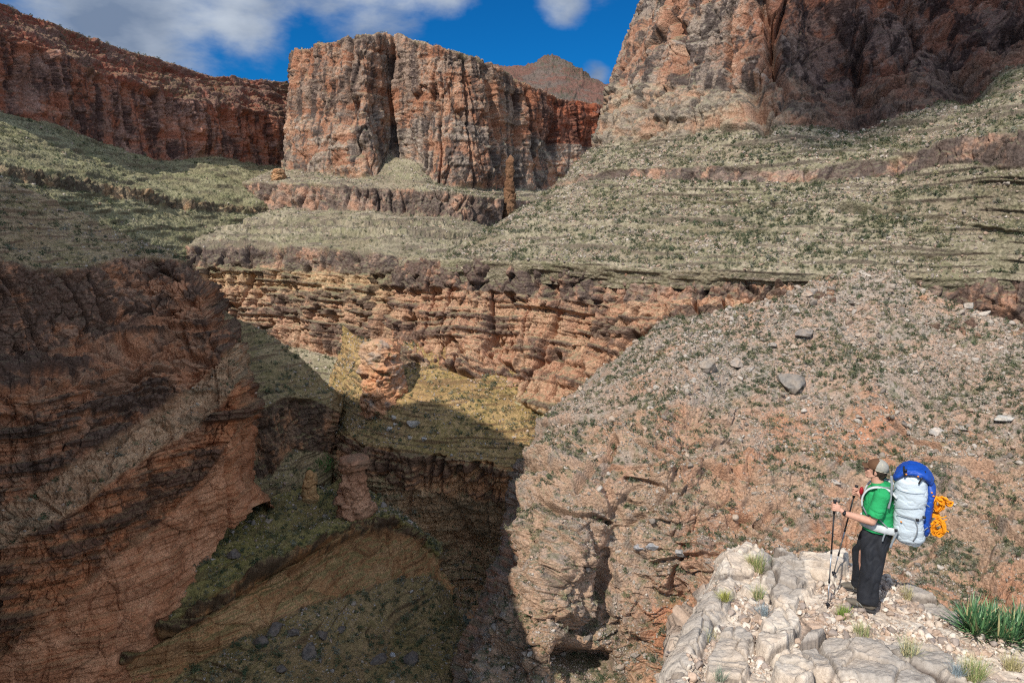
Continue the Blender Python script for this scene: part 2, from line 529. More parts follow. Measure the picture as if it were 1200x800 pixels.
# ---- far mesa on the left
px_ = [-140, -60, 0, 60, 120, 180, 250, 300, 345, 420]
def row(ys, Ds, xs=px_): return list(zip(xs, ys, Ds))
sky = row([-60, -25, 3, 26, 48, 68, 88, 93, 99, 115], [480, 540, 590, 650, 720, 800, 900, 980, 1060, 1180])
loft('far_cliff', [
    back(sky, 160, 5), sky,
    row([-42, -8, 20, 42, 62, 80, 98, 104, 112, 126], [474, 532, 580, 640, 710, 790, 890, 970, 1050, 1170]),
    row([-15, 14, 37, 60, 87, 106, 125, 132, 140, 152], [440, 490, 535, 590, 660, 740, 835, 915, 995, 1110]),
    row([95, 115, 129, 143, 166, 185, 184, 191, 198, 200], [428, 478, 522, 576, 645, 725, 822, 902, 980, 1095]),
    row([178, 186, 194, 203, 213, 227, 238, 243, 246, 250], [330, 360, 392, 430, 480, 530, 590, 650, 720, 800]),
    row([190, 198, 207, 217, 228, 239, 247, 251, 254, 256], [326, 355, 386, 423, 472, 522, 583, 643, 712, 790]),
    row([235, 240, 247, 262, 282, 296, 304, 308, 310, 310], [270, 295, 320, 360, 415, 465, 520, 560, 610, 660]),
], ['slope', 'redup', 'redup', 'redwall', 'slope', 'cap', 'slope'], gain=1.25, fine=1.6, seed=1, warp=.45, sat=1.12, veg=1.0,
    tint=lambda P, s, Q: np.where((s > 4.02)[..., None], np.array([.95, 1.0, .85]), np.array([1.02, .78, .76])))

# ---- the butte in the middle and the wall under it
bt = [
    [(352, 64, 950), (345, 60, 830), (372, 50, 760), (430, 39, 715), (452, 40, 735), (474, 44, 722), (530, 57, 700), (570, 72, 722), (608, 93, 765), (650, 112, 815), (690, 121, 860), (745, 130, 910)],
    [(350, 125, 940), (342, 125, 822), (372, 125, 748), (428, 125, 702), (456, 125, 742), (478, 125, 716), (528, 130, 690), (568, 140, 712), (606, 150, 757), (648, 160, 806), (690, 165, 852), (745, 170, 905)],
    [(340, 196, 930), (330, 197, 812), (368, 202, 735), (436, 207, 688), (458, 182, 735), (484, 188, 712), (517, 216, 672), (562, 222, 696), (600, 222, 745), (645, 223, 798), (690, 224, 845), (745, 224, 900)],
    [(278, 214, 800), (285, 214, 720), (340, 214, 668), (430, 218, 638), (456, 220, 642), (482, 222, 642), (520, 225, 636), (560, 229, 650), (592, 234, 690), (640, 240, 730), (690, 242, 780), (745, 244, 830)],
    [(272, 243, 795), (281, 243, 712), (338, 245, 658), (428, 247, 628), (456, 248, 632), (482, 250, 632), (520, 253, 626), (560, 261, 640), (590, 266, 680), (640, 266, 720), (690, 266, 770), (745, 266, 820)],
    [(200, 290, 600), (210, 289, 505), (290, 288, 500), (388, 291, 462), (420, 294, 440), (452, 298, 412), (520, 303, 410), (560, 305, 425), (590, 306, 440), (640, 306, 455), (690, 306, 470), (745, 306, 480)],
    [(205, 316, 598), (216, 314, 498), (292, 315, 490), (388, 319, 452), (421, 321, 430), (453, 323, 403), (520, 326, 400), (560, 328, 415), (590, 328, 430), (640, 328, 445), (690, 328, 460), (745, 328, 470)],
    [(225, 352, 590), (236, 352, 490), (300, 389, 476), (392, 417, 432), (424, 424, 412), (455, 430, 388), (520, 432, 380), (560, 432, 395), (590, 432, 410), (640, 432, 425), (690, 432, 440), (745, 432, 450)],
    [(235, 385, 560), (246, 378, 470), (312, 415, 450), (392, 445, 410), (420, 455, 392), (446, 470, 372), (520, 480, 360), (560, 480, 375), (590, 480, 390), (640, 480, 405), (690, 480, 420), (745, 480, 430)],
    [(255, 430, 520), (270, 420, 430), (335, 470, 400), (385, 500, 380), (405, 520, 370), (425, 540, 360), (500, 540, 350), (560, 540, 355), (590, 540, 370), (640, 540, 385), (690, 540, 400), (745, 540, 410)],
]
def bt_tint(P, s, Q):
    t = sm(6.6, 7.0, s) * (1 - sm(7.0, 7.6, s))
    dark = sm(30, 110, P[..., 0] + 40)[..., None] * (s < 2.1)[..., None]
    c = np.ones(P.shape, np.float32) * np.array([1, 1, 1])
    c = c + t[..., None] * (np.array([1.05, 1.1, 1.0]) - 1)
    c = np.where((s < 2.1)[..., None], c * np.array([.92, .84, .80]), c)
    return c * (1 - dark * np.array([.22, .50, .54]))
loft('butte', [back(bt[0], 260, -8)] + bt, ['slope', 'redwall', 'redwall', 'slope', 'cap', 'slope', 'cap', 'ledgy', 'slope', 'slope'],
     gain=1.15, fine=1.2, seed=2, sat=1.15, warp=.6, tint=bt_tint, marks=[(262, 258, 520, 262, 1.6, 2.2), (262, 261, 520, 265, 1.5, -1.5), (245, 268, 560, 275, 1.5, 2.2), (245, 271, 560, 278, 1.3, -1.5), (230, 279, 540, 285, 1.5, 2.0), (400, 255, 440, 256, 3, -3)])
# the red tier standing back on the butte
tx = [540, 575, 600, 622, 640, 655, 670, 695, 720, 775]
ts = list(zip(tx, [66, 76, 79, 76, 67, 68, 75, 90, 103, 118], [960] * 10))
loft('hilltop', [back(ts, 120, -30), ts,
    list(zip(tx, [70, 84, 92, 94, 92, 94, 98, 106, 114, 128], [930] * 10)),
    list(zip(tx, [78, 96, 110, 118, 124, 126, 128, 134, 142, 150], [860] * 10))],
    ['redup', 'redup', 'redup'], gain=.8, fine=1.6, seed=3, sat=.8, tint=(.72, .68, .66))

# ---- right-hand cliff and the terraced slope under it
ru = [
    [(785, -110, 660), (768, -110, 540), (803, -110, 455), (862, -110, 412), (922, -110, 392), (992, -110, 398), (1062, -110, 385), (1134, -110, 372), (1214, -110, 356), (1340, -110, 335)],
    [(778, 0, 640), (757, 0, 520), (795, 0, 440), (850, 0, 398), (915, 0, 378), (985, 0, 384), (1055, 0, 370), (1130, 0, 356), (1210, 0, 338), (1330, 0, 315)],
    [(740, 100, 620), (718, 102, 490), (775, 100, 420), (845, 100, 378), (910, 95, 358), (980, 90, 362), (1052, 88, 346), (1127, 60, 336), (1210, 45, 322), (1330, 35, 295)],
    [(720, 168, 600), (697, 172, 468), (760, 165, 402), (838, 152, 360), (905, 148, 337), (975, 146, 338), (1050, 140, 325), (1125, 100, 322), (1210, 72, 306), (1330, 60, 280)],
    [(690, 210, 560), (655, 215, 440), (738, 198, 385), (815, 197, 346), (888, 198, 320), (960, 196, 314), (1040, 188, 298), (1120, 165, 276), (1205, 160, 248), (1330, 155, 226)],
    [(680, 222, 556), (648, 223, 436), (736, 208, 382), (813, 210, 342), (886, 212, 316), (958, 212, 310), (1038, 206, 293), (1120, 192, 270), (1205, 198, 242), (1330, 200, 220)],
    [(620, 265, 500), (592, 257, 408), (690, 245, 372), (772, 246, 338), (858, 246, 310), (938, 247, 298), (1022, 250, 280), (1108, 248, 262), (1200, 250, 240), (1320, 252, 218)],
    [(540, 303, 430), (518, 303, 352), (600, 306, 338), (680, 310, 315), (780, 316, 285), (880, 319, 272), (975, 322, 260), (1080, 325, 250), (1190, 330, 236), (1300, 335, 212)],
    [(535, 330, 432), (516, 330, 356), (600, 330, 342), (680, 335, 318), (780, 340, 288), (880, 340, 275), (975, 342, 262), (1080, 345, 252), (1190, 350, 238), (1300, 355, 214)],
]
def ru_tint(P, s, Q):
    red = (sm(0, 60, P[..., 0] - 100) * (s < 3.05))[..., None]  # dark red cliff colour, with cloud and recess shade darkened into it
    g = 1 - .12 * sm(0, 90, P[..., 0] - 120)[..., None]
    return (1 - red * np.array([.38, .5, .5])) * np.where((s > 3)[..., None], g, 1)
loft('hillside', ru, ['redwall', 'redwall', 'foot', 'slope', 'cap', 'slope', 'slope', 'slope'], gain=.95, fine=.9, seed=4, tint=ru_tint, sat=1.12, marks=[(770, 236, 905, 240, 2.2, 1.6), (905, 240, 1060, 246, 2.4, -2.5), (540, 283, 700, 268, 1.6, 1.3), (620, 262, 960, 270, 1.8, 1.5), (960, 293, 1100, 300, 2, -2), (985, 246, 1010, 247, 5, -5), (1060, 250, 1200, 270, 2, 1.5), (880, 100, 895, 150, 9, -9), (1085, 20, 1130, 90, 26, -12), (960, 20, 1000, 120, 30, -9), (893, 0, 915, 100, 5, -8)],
     edge=lambda s, P: np.where((s > 4) & (s < 5), .6, 1))

rl = [
    [(505, 300, 420), (468, 311, 372), (520, 304, 355), (600, 306, 341), (680, 310, 318), (780, 316, 288), (880, 319, 275), (975, 322, 262), (1080, 325, 252), (1190, 330, 238), (1300, 335, 214)],
    [(500, 335, 400), (460, 337, 358), (515, 338, 342), (600, 345, 327), (680, 352, 305), (775, 352, 276), (872, 346, 264), (962, 334, 258), (1075, 352, 243), (1190, 374, 226), (1300, 385, 202)],
    [(495, 395, 390), (452, 392, 345), (518, 398, 330), (600, 408, 314), (680, 414, 292), (760, 405, 264), (860, 375, 254), (955, 348, 252), (1070, 372, 235), (1190, 392, 214), (1300, 410, 190)],
    [(490, 430, 385), (448, 415, 338), (520, 430, 320), (590, 462, 304), (650, 490, 286), (740, 455, 258), (850, 400, 246), (950, 370, 244), (1070, 395, 225), (1190, 415, 205), (1300, 440, 182)],
    [(490, 470, 382), (448, 450, 334), (520, 470, 315), (590, 500, 300), (650, 530, 282), (740, 500, 255), (850, 430, 243), (950, 395, 240), (1070, 420, 222), (1190, 440, 202), (1300, 470, 180)],
]
for i_, (k_, m_) in enumerate([(0, 0), (1, .45), (2, .55), (3, .7), (4, .85)]):
    if i_: rl[i_] = [(x, y, rl[0][j][2] + (D - rl[0][j][2]) * m_) for j, (x, y, D) in enumerate(rl[i_])]
def rl_tint(P, s, Q):
    t = (sm(2.7, 3.1, s) * sm(250, 280, P[..., 1]) * sm(-30, 10, P[..., 0]))[..., None]
    return (1 + t * (np.array([1.2, 1.4, 1.25]) - 1)) * np.array([.97, .95, .95])
loft('cliff', [back(rl[0], 12, 2)] + rl, ['slope', 'cap', 'ledgy', 'ledgy', 'ledger'], gain=1.0, fine=.8, seed=5, warp=.55, res=1.0, sat=1.2,
     tint=lambda P, s, Q: rl_tint(P, s - 1, Q))

# ---- near right slope: scree above, knobbly spurs below
rt = [
    [(770, 385, 300), (778, 374, 276), (808, 374, 262), (838, 368, 262), (875, 358, 260), (940, 328, 262), (1010, 324, 258), (1080, 352, 243), (1200, 380, 220), (1330, 400, 196)],
    [(705, 432, 290), (715, 440, 240), (765, 425, 228), (800, 418, 222), (840, 410, 215), (920, 400, 212), (1000, 400, 211), (1085, 415, 200), (1200, 435, 184), (1340, 460, 165)],
    [(640, 480, 270), (640, 496, 224), (705, 485, 208), (755, 480, 200), (800, 475, 190), (890, 465, 188), (980, 465, 187), (1080, 475, 178), (1200, 490, 165), (1350, 510, 148)],
    [(628, 535, 250), (621, 545, 208), (690, 545, 190), (745, 545, 181), (790, 540, 172), (880, 530, 169), (970, 530, 167), (1075, 530, 160), (1200, 545, 150), (1370, 560, 135)],
    [(615, 590, 240), (610, 595, 196), (680, 598, 176), (730, 605, 177), (785, 600, 162), (870, 590, 154), (965, 590, 152), (1070, 590, 146), (1200, 600, 137), (1390, 620, 123)],
    [(600, 640, 235), (600, 650, 188), (670, 655, 166), (715, 668, 173), (782, 665, 156), (860, 660, 142), (960, 650, 140), (1070, 650, 134), (1200, 655, 126), (1400, 680, 113)],
    [(570, 700, 230), (578, 710, 182), (650, 720, 160), (697, 735, 170), (775, 738, 154), (850, 740, 132), (955, 730, 127), (1070, 720, 121), (1200, 720, 114), (1410, 750, 103)],
    [(545, 800, 220), (548, 815, 166), (645, 800, 154), (690, 800, 165), (765, 785, 150), (845, 820, 124), (950, 850, 110), (1070, 850, 104), (1200, 850, 98), (1420, 880, 88)],
    [(540, 900, 200), (548, 910, 150), (645, 900, 140), (690, 900, 150), (765, 900, 128), (845, 920, 104), (950, 950, 92), (1070, 950, 88), (1200, 950, 84), (1420, 980, 76)],
]
for i_ in range(1, len(rt)):
    f_ = [0, 1.08, 1.085, 1.11, 1.11, 1.12, 1.13, 1.15, 1.15][i_]
    for j_ in range(4, len(rt[i_])):
        x_, y_, D_ = rt[i_][j_]
        rt[i_][j_] = (x_, y_, D_ * (1 + (f_ - 1) * min(1, (j_ - 3) / 2)))
rt[0][5] = (938, 336, 258); rt[0][6] = (1000, 296, 268); rt[0][7] = (1062, 330, 252); rt[0][8] = (1200, 378, 226)
RT_MARKS = [(655, 548, 640, 575, 30, 7), (722, 516, 706, 545, 5, -5), (706, 545, 682, 578, 5, -5), (640, 598, 716, 614, 4, -4),
    (650, 640, 650, 660, 26, 5), (745, 515, 792, 545, 3, -3), (770, 522, 862, 562, 3, -3.5), (828, 583, 882, 600, 3, -3.5), (888, 606, 932, 638, 3.5, -4),
    (665, 772, 700, 778, 14, -14), (712, 650, 690, 740, 8, -4), (1036, 449, 1132, 470, 2.5, -2), (1044, 490, 1100, 522, 3.5, -2.5), (760, 660, 840, 650, 4, -3),
    (735, 560, 800, 575, 3, -2.5), (800, 640, 780, 700, 3, -3), (985, 560, 1060, 590, 20, 3), (1150, 600, 1200, 640, 6, -3), (880, 690, 860, 760, 20, 3),
    (950, 380, 1010, 460, 26, 3), (1120, 420, 1040, 540, 22, -3), (860, 440, 800, 520, 18, -3.5), (620, 620, 640, 700, 14, 3), (900, 540, 850, 640, 16, -2)]
def rt_tint(P, s, Q):
    m = fbm(Q, 30, 30, 44, 3)
    t = sm(.05, .4, m)[..., None] * (P[..., 0] > 20)[..., None]
    low = sm(5.0, 7.0, s + .5 * m)[..., None] * (P[..., 0] < 50)[..., None]
    c = 1 + t * (np.array([1.12, .92, .82]) - 1) * .7
    return c * (1 + low * (np.array([1.0, .93, .85]) - 1)) * np.array([.95, .91, .87])
loft('scree', rt, ['talus', 'talus', 'mixed', 'rocky', 'rocky', 'rocky', 'rocky', 'rocky'], gain=1.0, fine=.5, seed=6, tint=rt_tint, res=1.05, vres=.6, marks=RT_MARKS, sat=1.0)

# ---- middle amphitheatre below the wall
mm = [
    [(400, 400, 400), (425, 418, 362), (460, 422, 345), (510, 426, 335), (560, 440, 325), (610, 466, 314), (655, 492, 304), (720, 500, 292)],
    [(385, 450, 380), (412, 465, 335), (446, 470, 318), (500, 472, 302), (550, 485, 294), (603, 507, 287), (650, 527, 282), (720, 540, 277)],
    [(372, 500, 360), (412, 515, 304), (440, 526, 292), (495, 533, 284), (550, 540, 279), (600, 552, 274), (650, 570, 270), (720, 590, 264)],
    [(366, 540, 352), (405, 545, 296), (440, 560, 288), (498, 575, 285), (552, 585, 284), (598, 590, 276), (640, 600, 268), (720, 620, 262)],
    [(366, 580, 345), (430, 590, 282), (470, 610, 282), (512, 630, 292), (553, 640, 294), (590, 632, 282), (625, 645, 264), (700, 660, 257)],
    [(380, 640, 330), (480, 668, 274), (500, 676, 282), (525, 683, 288), (560, 688, 290), (590, 688, 277), (615, 695, 260), (680, 710, 252)],
    [(400, 700, 300), (500, 720, 250), (520, 725, 255), (540, 725, 258), (560, 725, 260), (585, 725, 255), (610, 730, 245), (660, 740, 240)],
]
loft('canyon_floor', [back(mm[0], 12, 8)] + mm, ['slope', 'slope', 'slope', 'ledgy', 'ledger', 'ledger', 'rocky'], gain=.9, mscale=.75, fine=.6, seed=7,
     tint=lambda P, s, Q: np.where((s < 3)[..., None], np.array([1.12, .93, .74]), np.array([1.05, .95, .85])))

# ---- left wall, in the shade
lw = [
    [(-190, 110, 190), (-40, 190, 190), (0, 207, 196), (67, 236, 215), (112, 259, 235), (160, 279, 255), (188, 289, 272), (208, 300, 310)],
    [(-190, 285, 98), (-60, 300, 108), (0, 308, 122), (52, 318, 145), (110, 312, 178), (158, 300, 218), (198, 304, 252), (226, 322, 300)],
    [(-190, 420, 92), (-60, 428, 103), (0, 422, 117), (60, 410, 138), (122, 392, 168), (180, 366, 204), (232, 340, 242), (250, 350, 296)],
    [(-190, 460, 82), (-60, 470, 92), (10, 465, 106), (80, 450, 126), (140, 430, 156), (200, 400, 192), (244, 365, 236), (262, 380, 290)],
    [(-190, 600, 78), (-60, 615, 87), (30, 580, 102), (105, 530, 122), (168, 490, 150), (222, 455, 182), (268, 410, 226), (282, 420, 282)],
    [(-190, 660, 70), (-60, 660, 80), (50, 620, 96), (125, 570, 116), (180, 530, 144), (232, 500, 176), (280, 450, 220), (290, 460, 276)],
    [(-190, 800, 69), (-60, 800, 79), (60, 720, 94), (140, 650, 114), (190, 610, 140), (238, 560, 171), (285, 498, 214), (296, 510, 270)],
    [(-190, 1000, 68), (-60, 950, 77), (70, 830, 93), (160, 730, 112), (198, 660, 137), (215, 615, 166), (264, 560, 208), (296, 570, 262)],
    [(-190, 1150, 66), (-60, 1050, 76), (110, 880, 97), (185, 780, 120), (225, 700, 146), (250, 650, 176), (300, 595, 218), (325, 600, 262)],
]
for r_ in lw:
    for j_, f_ in enumerate((1.95, 1.82, 1.66, 1.49, 1.30, 1.15, 1.0, 1.0)):
        x_, y_, D_ = r_[j_]; r_[j_] = (x_, y_, D_ * (f_ if r_ is not lw[0] else 1 + (f_ - 1) * .5))
for i_, k_ in ((2, .965), (3, .925), (4, .895), (5, .86), (6, .84), (7, .825), (8, .835)):
    for j_ in range(6):
        x_, y_, D_ = lw[i_][j_]; m_ = k_ * lw[1][j_][2]
        lw[i_][j_] = (x_, y_, D_ + (m_ - D_) * (.8 if j_ < 5 else .4))
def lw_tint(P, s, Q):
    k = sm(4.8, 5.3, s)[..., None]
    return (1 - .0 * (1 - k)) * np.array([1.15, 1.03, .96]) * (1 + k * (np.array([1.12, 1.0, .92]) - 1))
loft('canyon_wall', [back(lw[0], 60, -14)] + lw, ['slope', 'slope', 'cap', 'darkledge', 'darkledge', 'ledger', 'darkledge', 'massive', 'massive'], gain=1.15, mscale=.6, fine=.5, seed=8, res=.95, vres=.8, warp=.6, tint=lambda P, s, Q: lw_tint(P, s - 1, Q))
lb = [
    [(226, 343, 345), (250, 357, 335), (290, 378, 328), (335, 406, 322), (370, 434, 318), (390, 455, 318), (402, 462, 345)],
    [(240, 400, 300), (265, 420, 298), (300, 435, 300), (338, 440, 305), (368, 452, 308), (390, 465, 312), (402, 472, 338)],
    [(240, 450, 275), (275, 470, 275), (310, 480, 280), (335, 468, 290), (363, 468, 300), (390, 480, 306), (402, 485, 332)],
    [(245, 560, 262), (280, 558, 268), (312, 560, 274), (338, 532, 285), (352, 528, 294), (376, 528, 302), (395, 530, 325)],
    [(245, 640, 236), (290, 612, 250), (325, 602, 258), (350, 582, 272), (362, 570, 288), (385, 566, 300), (400, 570, 320)],
]
loft('ridge', [back(lb[0], 20, -20)] + lb, ['slope', 'slope', 'slope', 'cap', 'slope'], gain=1.0, mscale=.7, fine=.6, seed=9, tint=(.9, .82, .72))
# ---- lower left: grassy bench, dark ledge band and slabs below it
nn = [
    [(170, 690, 150), (215, 640, 178), (265, 600, 220), (330, 580, 262), (380, 568, 276), (418, 556, 270), (445, 585, 262), (480, 610, 258), (520, 640, 268)],
    [(150, 765, 135), (225, 715, 160), (290, 675, 190), (345, 648, 215), (398, 626, 232), (428, 612, 240), (457, 606, 245), (486, 622, 248), (516, 650, 256)],
    [(150, 785, 132), (225, 733, 157), (290, 692, 187), (345, 664, 212), (398, 641, 229), (430, 626, 237), (460, 618, 243), (488, 632, 246), (517, 660, 254)],
    [(135, 850, 130), (215, 790, 155), (290, 742, 180), (350, 712, 200), (410, 695, 215), (445, 685, 224), (480, 675, 231), (504, 675, 236), (530, 700, 244)],
    [(120, 900, 124), (200, 850, 146), (285, 790, 168), (360, 752, 188), (420, 742, 200), (465, 740, 207), (505, 735, 213), (530, 730, 219), (552, 740, 228)],
    [(100, 1000, 112), (200, 950, 126), (290, 900, 140), (370, 880, 148), (450, 860, 156), (490, 850, 162), (530, 840, 170), (575, 830, 178), (620, 830, 190)],
]
for r_ in nn:
    for j_, f_ in enumerate((1.30, 1.16, 1.05)):
        x_, y_, D_ = r_[j_]; r_[j_] = (x_ - (30 if j_ == 0 else 0), y_, D_ * f_)
loft('bench', nn, ['slope', 'darkledge', 'massive', 'slope', 'slope'], gain=1.2, mscale=.7, fine=.5, seed=10, marks=[(a, b - 2, c_, d_ - 2, 4, 2.6) for a, b, c_, d_ in ((150, 772, 225, 722), (225, 722, 290, 682), (290, 682, 345, 655), (345, 655, 398, 633), (398, 633, 457, 612))] + [(a, b + 13, c_, d_ + 13, 3, -2.0) for a, b, c_, d_ in ((225, 722, 290, 682), (290, 682, 345, 655), (345, 655, 398, 633), (398, 633, 457, 612))],
     tint=lambda P, s, Q: np.where((s < 1.1)[..., None], np.array([.78, .74, .52]), np.where((s > 3)[..., None], np.array([.85, .72, .58]), np.array([1.0, .9, .7]))))

# ---- unseen ridge added left of the viewpoint, shaped to shade the canyon's left
sv = np.array([-math.sin(SUN_AZ) * math.cos(SUN_EL), -math.cos(SUN_AZ) * math.cos(SUN_EL), math.sin(SUN_EL)])
dh = np.array([math.sin(SUN_AZ), math.cos(SUN_AZ)])
edge_pts = [at(240, 343, 330), at(262, 359, 334), at(292, 374, 330), at(337, 400, 324), at(372, 425, 322), at(400, 455, 328), at(442, 474, 318), at(470, 468, 305), at(495, 464, 303), at(540, 480, 294), at(580, 500, 287), at(620, 520, 275),
            at(620, 528, 207), at(612, 585, 197), at(600, 618, 190), at(604, 640, 187), at(604, 698, 178), at(631, 766, 156), at(655, 805, 152), at(672, 860, 140)]
crest = []
for P in edge_pts:
    t = (-45 - (P[:2] @ dh)) / (sv[:2] @ dh)
    crest.append(P + sv * t)
c0, cn = crest[0], crest[-1]
rv = np.array([dh[1], -dh[0]])
left = [c0 + np.array([*(-rv * k), h]) for k, h in ((230, 40), (150, 22), (70, 10), (30, 4))]
right = [cn + np.array([*(rv * k), h]) for k, h in ((4, -14), (9, -45), (14, -90))]
crest = left + crest + right
def raw(pts): return [(0, *p) for p in pts]
top = [np.array([*(p[:2] - dh * 14), p[2] - 1.5]) for p in crest]
topb = [np.array([*(p[:2] - dh * 90), p[2] - 12]) for p in crest]
f1_ = [np.array([*(p[:2] + dh * 1), p[2] * .45 - 40]) for p in crest]
f2_ = [np.array([*(p[:2] + dh * 14), -175]) for p in crest]
def plain(name, rows, nsub, kind, fine, seed):
    G = np.array([[np.array(p[1:]) for p in r] for r in rows])
    P0 = linear(np.moveaxis(np.stack([linear(g, [nsub] * (len(g) - 1)) for g in G]), 0, 0), [14] * (len(G) - 1)).astype(np.float32)
    d = 1.6 * fbm(P0, 12, 16, seed, 4)
    P1 = P0.copy(); P1[..., 2] += d * .5
    c = palette(kind, P1, noise(P1, 55), dict(up=np.full(d.shape, .4, np.float32), bd=np.tanh(2 * beds(P1, 5, 0)), rec=d))
    h, w_ = P1.shape[:2]; idx = np.arange(h * w_, dtype=np.int32).reshape(h, w_)
    F = np.stack([idx[:-1, :-1], idx[1:, :-1], idx[1:, 1:], idx[:-1, 1:]], -1).reshape(-1, 4)
    o = mesh_from(name, P1.reshape(-1, 3), F, None, rock_mat('rock ' + name, fine), c); o['kind'] = 'structure'
    return o
plain('shade_ridge', [raw(topb), raw(top), raw(crest), raw(f1_), raw(f2_)], 10, 'redwall', 1.0, 4)

# ---- the plateau country all round, out to the horizon
gx = np.concatenate([-np.geomspace(9000, 60, 40), np.linspace(-40, 40, 5), np.geomspace(60, 9000, 40)])
X, Y = np.meshgrid(gx, gx + 300)
gP = np.stack([X, Y, np.full_like(X, -182)], -1).astype(np.float32)
gP[..., 2] += 3 * fbm(gP, 90, 90, 2, 3)
idx = np.arange(gP.shape[0] * gP.shape[1], dtype=np.int32).reshape(gP.shape[:2])
gF = np.stack([idx[:-1, :-1], idx[:-1, 1:], idx[1:, 1:], idx[1:, :-1]], -1).reshape(-1, 4)
gz = np.zeros(gP.shape[:2], np.float32)
g = mesh_from('ground', gP.reshape(-1, 3), gF, None, rock_mat('rock ground', 2.0), palette('slope', gP, gz, dict(up=gz, bd=gz, rec=gz)))
g['kind'] = 'structure'
# ------------------------------------------------------------------ stones and shrubs on the slopes
def ico(sub=0):
    t = (1 + 5 ** .5) / 2
    v = np.array([(-1, t, 0), (1, t, 0), (-1, -t, 0), (1, -t, 0), (0, -1, t), (0, 1, t), (0, -1, -t), (0, 1, -t), (t, 0, -1), (t, 0, 1), (-t, 0, -1), (-t, 0, 1)], float)
    v /= np.linalg.norm(v[0])
    f = [(0, 11, 5), (0, 5, 1), (0, 1, 7), (0, 7, 10), (0, 10, 11), (1, 5, 9), (5, 11, 4), (11, 10, 2), (10, 7, 6), (7, 1, 8), (3, 9, 4), (3, 4, 2), (3, 2, 6), (3, 6, 8), (3, 8, 9), (4, 9, 5), (2, 4, 11), (6, 2, 10), (8, 6, 7), (9, 8, 1)]
    for _ in range(sub):
        v = list(map(tuple, v)); cache = {}; nf = []
        def mid(a, b):
            k = (min(a, b), max(a, b))
            if k not in cache:
                m = (np.array(v[a]) + np.array(v[b])); m /= np.linalg.norm(m); v.append(tuple(m)); cache[k] = len(v) - 1
            return cache[k]
        for a, b, c in f:
            x, y, z = mid(a, b), mid(b, c), mid(c, a)
            nf += [(a, x, z), (b, y, x), (c, z, y), (x, y, z)]
        f = nf; v = np.array(v)
    return np.array(v), np.array(f, int)


def stone_template(r, sub=1, cuts=7, flat=.7):
    """a broken block: a ball cut by random planes"""
    v, f = ico(sub)
    for _ in range(cuts):
        n = r.normal(size=3); n /= np.linalg.norm(n); h = r.uniform(.25, .6)
        d = v @ n
        v = v - np.where(d > h, d - h, 0)[:, None] * n
    v = v * 1.25 * r.uniform(.65, 1.25, 3) * np.array([1, 1, flat])
    return v + r.normal(size=v.shape) * .03, f


def bush_template(r, leaves, core=True):
    """twiggy dome: small leaf faces through an uneven volume"""
    lobes = r.normal(size=(5, 3)) * np.array([.42, .42, .2]) + np.array([0, 0, .45])
    rad = r.uniform(.3, .5, 5)
    k = r.integers(0, 5, leaves)
    dirn = r.normal(size=(leaves, 3)); dirn /= np.linalg.norm(dirn, axis=1)[:, None]
    c = lobes[k] + dirn * (rad[k] * r.uniform(.45, 1.05, leaves) ** .5)[:, None]
    c[:, 2] = np.abs(c[:, 2]) + .02
    s = .75 * (12 / leaves) ** .42
    a = r.normal(size=(leaves, 3)) * s * .5; b = r.normal(size=(leaves, 3)) * s * .5
    V = np.stack([c - a * .6, c + b * .6, c + a * .6 + dirn * s * .3], 1).reshape(-1, 3)
    F = np.arange(leaves * 3).reshape(-1, 3)
    tone = np.repeat(r.uniform(.6, 1.35, leaves), 3)
    return V, F, tone


def merge(items, name, mat, kind='stuff'):
    """items: list of (templateV, F, tone, positions, scale(n), rz(n), rx(n), colours)"""
    Vs, Fs, Cs = [], [], []; off = 0
    for V, F, tone, pos, sc, rz, rx, col in items:
        n = len(pos)
        if n == 0: continue
        c, s = np.cos(rz), np.sin(rz)
        cx, sx = np.cos(rx), np.sin(rx)
        x = V[None, :, 0] * np.ones((n, 1)); y = V[None, :, 1] * cx[:, None] - V[None, :, 2] * sx[:, None]
        z = V[None, :, 1] * sx[:, None] + V[None, :, 2] * cx[:, None]
        X = (x * c[:, None] - y * s[:, None]) * sc[:, None] + pos[:, None, 0]
        Y = (x * s[:, None] + y * c[:, None]) * sc[:, None] + pos[:, None, 1]
        Z = z * sc[:, None] + pos[:, None, 2]
        Vs.append(np.stack([X, Y, Z], -1).reshape(-1, 3))
        Fs.append((F[None] + (np.arange(n) * len(V))[:, None, None] + off).reshape(-1, 3))
        Cs.append((col[:, None, :] * tone[None, :, None]).reshape(-1, 3)); off += n * len(V)
    o = mesh_from(name, np.concatenate(Vs), None, np.concatenate(Fs), mat, np.concatenate(Cs))
    if kind: o['kind'] = kind
    return o


def leaf_mat(name):
    m, nt, b = new_mat(name)
    N, Lk = nt.nodes, nt.links
    a = N.new('ShaderNodeAttribute'); a.attribute_name = 'strata'
    nz = N.new('ShaderNodeTexNoise'); nz.inputs['Scale'].default_value = 3
    tc = N.new('ShaderNodeTexCoord'); Lk.new(tc.outputs['Object'], nz.inputs['Vector'])
    mr = N.new('ShaderNodeMapRange'); mr.inputs[3].default_value = .7; mr.inputs[4].default_value = 1.3
    Lk.new(nz.outputs[0], mr.inputs[0])
    mx = N.new('ShaderNodeMix'); mx.data_type = 'RGBA'; mx.blend_type = 'MULTIPLY'; mx.inputs[0].default_value = 1
    Lk.new(a.outputs['Color'], mx.inputs[6]); Lk.new(mr.outputs[0], mx.inputs[7]); Lk.new(mx.outputs[2], b.inputs['Base Color'])
    b.inputs['Roughness'].default_value = .8; b.inputs['Specular IOR Level'].default_value = .2
    return m


